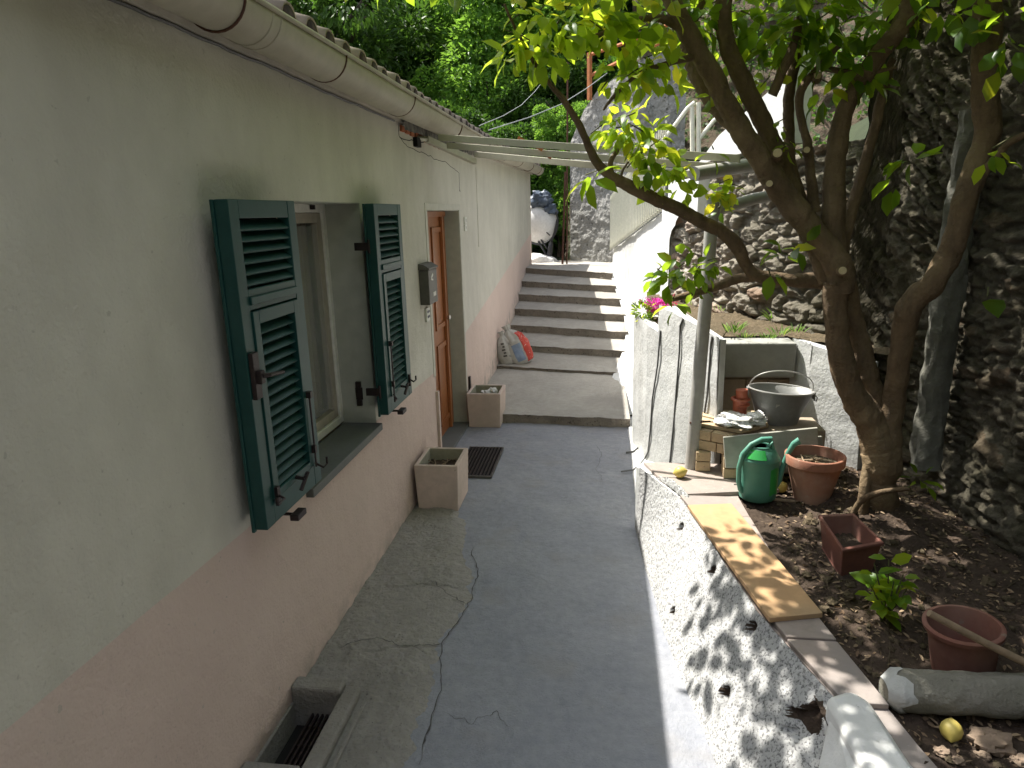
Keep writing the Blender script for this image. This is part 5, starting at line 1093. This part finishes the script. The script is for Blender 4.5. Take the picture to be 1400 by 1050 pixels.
C_=[];D_=[];S_=[];T__=[];yC=[];yD=[];yS=[];yT=[]; tw=MB()
for px,py,Y,r,n,s in LC:
    c=PY(px,py,Y); young=(s<=.09 and py<280) or (px<940 and py<120); n=int(n*1.3) if n>3 else n
    tw.tube([c+Vector((random.uniform(-.03,.03),.02,.02)),c+Vector((random.uniform(-1,1)*r,random.uniform(-.5,.5)*r,random.uniform(-.5,1)*r))],[.004,.002],5)
    for k in range(n):
        d=Vector((random.gauss(0,1),random.gauss(0,1)*.8,random.gauss(-.15,.7))); d.normalize(); q=c+d*r*random.uniform(.1,.9)
        dd=d*.8+Vector((0,0,random.uniform(-.9,.35))); L=s*random.uniform(.65,1.1)
        if young: yC.append(q);yD.append(dd);yS.append(L);yT.append(random.random()**.7)
        else: C_.append(q);D_.append(dd);S_.append(L);T__.append(random.random())
# whole crown above the picture: leaves on twig clusters through a flattened dome
def canopy_ok(p):
    v=p-Vector((0,0,CH)); dep=v.dot(cf_)
    if dep<=0: return True
    x=700+F*v.dot(cr_)/dep; y=525-F*v.dot(cu_)/dep
    return y<-12 or x>1425 or x<-30
cnt=0
tries=0
while cnt<500 and tries<25000:
    tries+=1
    c=Vector((random.uniform(-1.05,2.2),random.uniform(2.2,5.3),random.uniform(2.72,4.2)))
    q=((c.x-.55)/1.75)**2+((c.y-3.7)/1.7)**2+((c.z-3.1)/1.15)**2
    if q>1 or not canopy_ok(c) : continue
    k_=c.z-3.0; xx,yy=c.x+.475*k_,c.y-.35*k_            # where its shade falls, read off at 3 m
    if xx<.35 and yy>4.02: continue
    if xx<.95 and yy>4.9: continue
    cnt+=1; r=.15
    for k in range(13):
        d=Vector((random.gauss(0,1),random.gauss(0,1),random.gauss(0,.8))).normalized(); p=c+d*r*random.uniform(.2,1)
        if not canopy_ok(p): continue
        C_.append(p);D_.append(d+Vector((0,0,-.3)));S_.append(random.uniform(.075,.12));T__.append(random.random())
tw.build('twigs',M['twig'],lt,smooth=True)
V,Fc,T_=leaf_mesh(C_,D_,S_,np.array(T__),LEAFW,.30); build_leaves('leaves',M['lemonleaf'],lt,V,Fc,T_)
V,Fc,T_=leaf_mesh(yC,yD,yS,np.array(yT),LEAFW,.30); build_leaves('young_leaves',M['youngleaf'],lt,V,Fc,T_,label='pale yellow green young leaves')
# ground branch
MB().tube([PZ(1028,679,.405),PZ(1060,683,.402),PZ(1100,687,.402),PZ(1135,689,.405),PZ(1166,695,.41)],[.006,.009,.010,.010,.009],8).build('fallen_branch',M['stick'],label='thin dry branch lying on the soil between watering can and trunk',cat='branch',smooth=True)
# ================================================================ FOREST
def forest_crown(seed,n,R0,leaf,matn):
    r_=np.random.default_rng(seed); nb=34; bc=r_.normal(size=(nb,3)); bc/=np.linalg.norm(bc,axis=1,keepdims=True); bc*=r_.uniform(.45,1.,nb)[:,None]*np.array([R0,R0,R0*1.25])
    br_=r_.uniform(.22,.42,nb)*R0; k=r_.integers(0,nb,n); d=r_.normal(size=(n,3)); d/=np.linalg.norm(d,axis=1,keepdims=True)
    c=bc[k]+d*(br_[k]*r_.uniform(.55,1.05,n)**.5)[:,None]*np.array([1,1,.7]); dd=d+np.array([0,0,-.25])+r_.normal(size=(n,3))*.4
    tint=np.clip(.5*r_.uniform(0,1,nb)[k]+.5*r_.uniform(0,1,n),0,1)
    return leaf_mesh(c,dd,r_.uniform(leaf*.7,leaf*1.3,n),tint,.5,.2,simple=True)
variants=[]
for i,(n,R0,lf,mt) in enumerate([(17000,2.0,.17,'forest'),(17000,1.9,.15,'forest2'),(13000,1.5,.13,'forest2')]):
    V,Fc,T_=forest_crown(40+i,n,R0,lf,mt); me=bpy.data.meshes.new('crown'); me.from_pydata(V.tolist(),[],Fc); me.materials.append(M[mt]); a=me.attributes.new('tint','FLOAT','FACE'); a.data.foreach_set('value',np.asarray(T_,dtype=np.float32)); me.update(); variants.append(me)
def ftree(x,y,zc,s,vi,label,sx=1):
    zg=terr(x,y) if y<60 else 8; t=thing('forest_tree',(x,y,zg-.2),label,'tree','forest trees on the hillside behind the house')
    o=bpy.data.objects.new('crown',variants[vi]); COL.objects.link(o); o.parent=t; o.location=(0,0,zc-zg+.2); o.scale=(s*sx,s,s); o.rotation_euler=(0,0,random.random()*6.28)
    P_=[Vector((x,y,zg-.2)),Vector((x+.1,y,(zg+zc)/2)),Vector((x+.15,y+.1,zc+s*.8))]; mb=MB().tube(P_,[.16*s,.12*s,.04*s],8)
    for k in range(5):
        a=random.random()*6.28; q=P_[1].lerp(P_[2],random.random()); mb.tube([q,q+Vector((math.cos(a)*1.3*s,math.sin(a)*1.3*s,1.0*s))],[.06*s,.015*s],6)
    mb.build('trunk',M['trunkfar'],t,smooth=True)
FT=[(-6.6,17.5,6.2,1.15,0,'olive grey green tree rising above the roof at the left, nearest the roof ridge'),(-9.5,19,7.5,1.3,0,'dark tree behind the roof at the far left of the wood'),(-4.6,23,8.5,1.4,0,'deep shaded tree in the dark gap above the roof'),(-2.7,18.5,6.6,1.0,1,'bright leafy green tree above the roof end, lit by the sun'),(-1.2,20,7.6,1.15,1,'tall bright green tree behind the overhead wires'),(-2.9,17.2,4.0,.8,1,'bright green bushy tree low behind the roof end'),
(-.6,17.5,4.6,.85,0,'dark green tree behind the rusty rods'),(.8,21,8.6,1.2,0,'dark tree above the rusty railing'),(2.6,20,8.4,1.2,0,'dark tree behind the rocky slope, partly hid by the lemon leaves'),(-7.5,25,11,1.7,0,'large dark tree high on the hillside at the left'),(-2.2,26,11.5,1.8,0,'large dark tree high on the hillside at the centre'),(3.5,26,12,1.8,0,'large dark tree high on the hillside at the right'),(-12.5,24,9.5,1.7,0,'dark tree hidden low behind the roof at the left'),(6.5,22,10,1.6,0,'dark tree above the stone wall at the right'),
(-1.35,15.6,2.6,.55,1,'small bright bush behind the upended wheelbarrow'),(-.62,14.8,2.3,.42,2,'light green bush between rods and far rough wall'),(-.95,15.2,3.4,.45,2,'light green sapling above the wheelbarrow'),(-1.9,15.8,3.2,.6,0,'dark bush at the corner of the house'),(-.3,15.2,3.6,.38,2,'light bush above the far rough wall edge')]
for a in FT: ftree(*a)
# undergrowth
n=26000; xs=rng.uniform(-16,10,n); ys_=rng.uniform(14.6,34,n); c=np.array([(x,y,terr(x,y)+rng.uniform(0,.7)) for x,y in zip(xs,ys_)]); d=rng.normal(size=(n,3))+np.array([0,0,.6])
V,Fc,T_=leaf_mesh(c,d,rng.uniform(.18,.34,n),rng.uniform(0,.8,n),.5,.2,simple=True); o=build_leaves('undergrowth',M['forest'],None,V,Fc,T_,org=(0,0,0)); tag(o,'dark leafy undergrowth covering the hillside','undergrowth',kind='stuff')
# creeping vines and dry brush on the rocky slope
n=16000; u=rng.uniform(0,1,n); v=rng.uniform(0,1,n); c=np.array([bk_(a,b) for a,b in zip(u,v)]); c[:,1]-=rng.uniform(0,.15,n); keep=np.array([fbm(q[0]*1.1,q[2]*1.1,4,3)>-.05 for q in c]); c=c[keep]; d=rng.normal(size=(len(c),3))+np.array([0,-.5,0.])
V,Fc,T_=leaf_mesh(c,d,rng.uniform(.06,.13,len(c)),rng.uniform(0,1,len(c)),.5,.2,simple=True); o=build_leaves('slope_vines',M['forest'],None,V,Fc,T_,org=(0,0,0)); tag(o,'creeping plants over the brown rocky slope','creeper',kind='stuff')
# ivy and dark foliage on the shaded stone wall
n=1500; c=[];
for k in range(n):
    p,t_=sw(random.uniform(.25,.52),random.uniform(0,1)); 
    if fbm(p.y*1.2,p.z*1.2,6,3)>.12: c.append(p+Vector((-.03-random.random()*.04,0,0)))
d=rng.normal(size=(len(c),3))+np.array([-.8,-.2,-.4]); V,Fc,T_=leaf_mesh(c,d,rng.uniform(.02,.05,len(c)),rng.uniform(0,.5,len(c)),.45,.2); o=build_leaves('wall_creeper',M['lemonleaf'],None,V,Fc,T_,org=(0,0,0)); tag(o,'small dark creeping leaves on the shaded stone wall','creeper',kind='stuff')
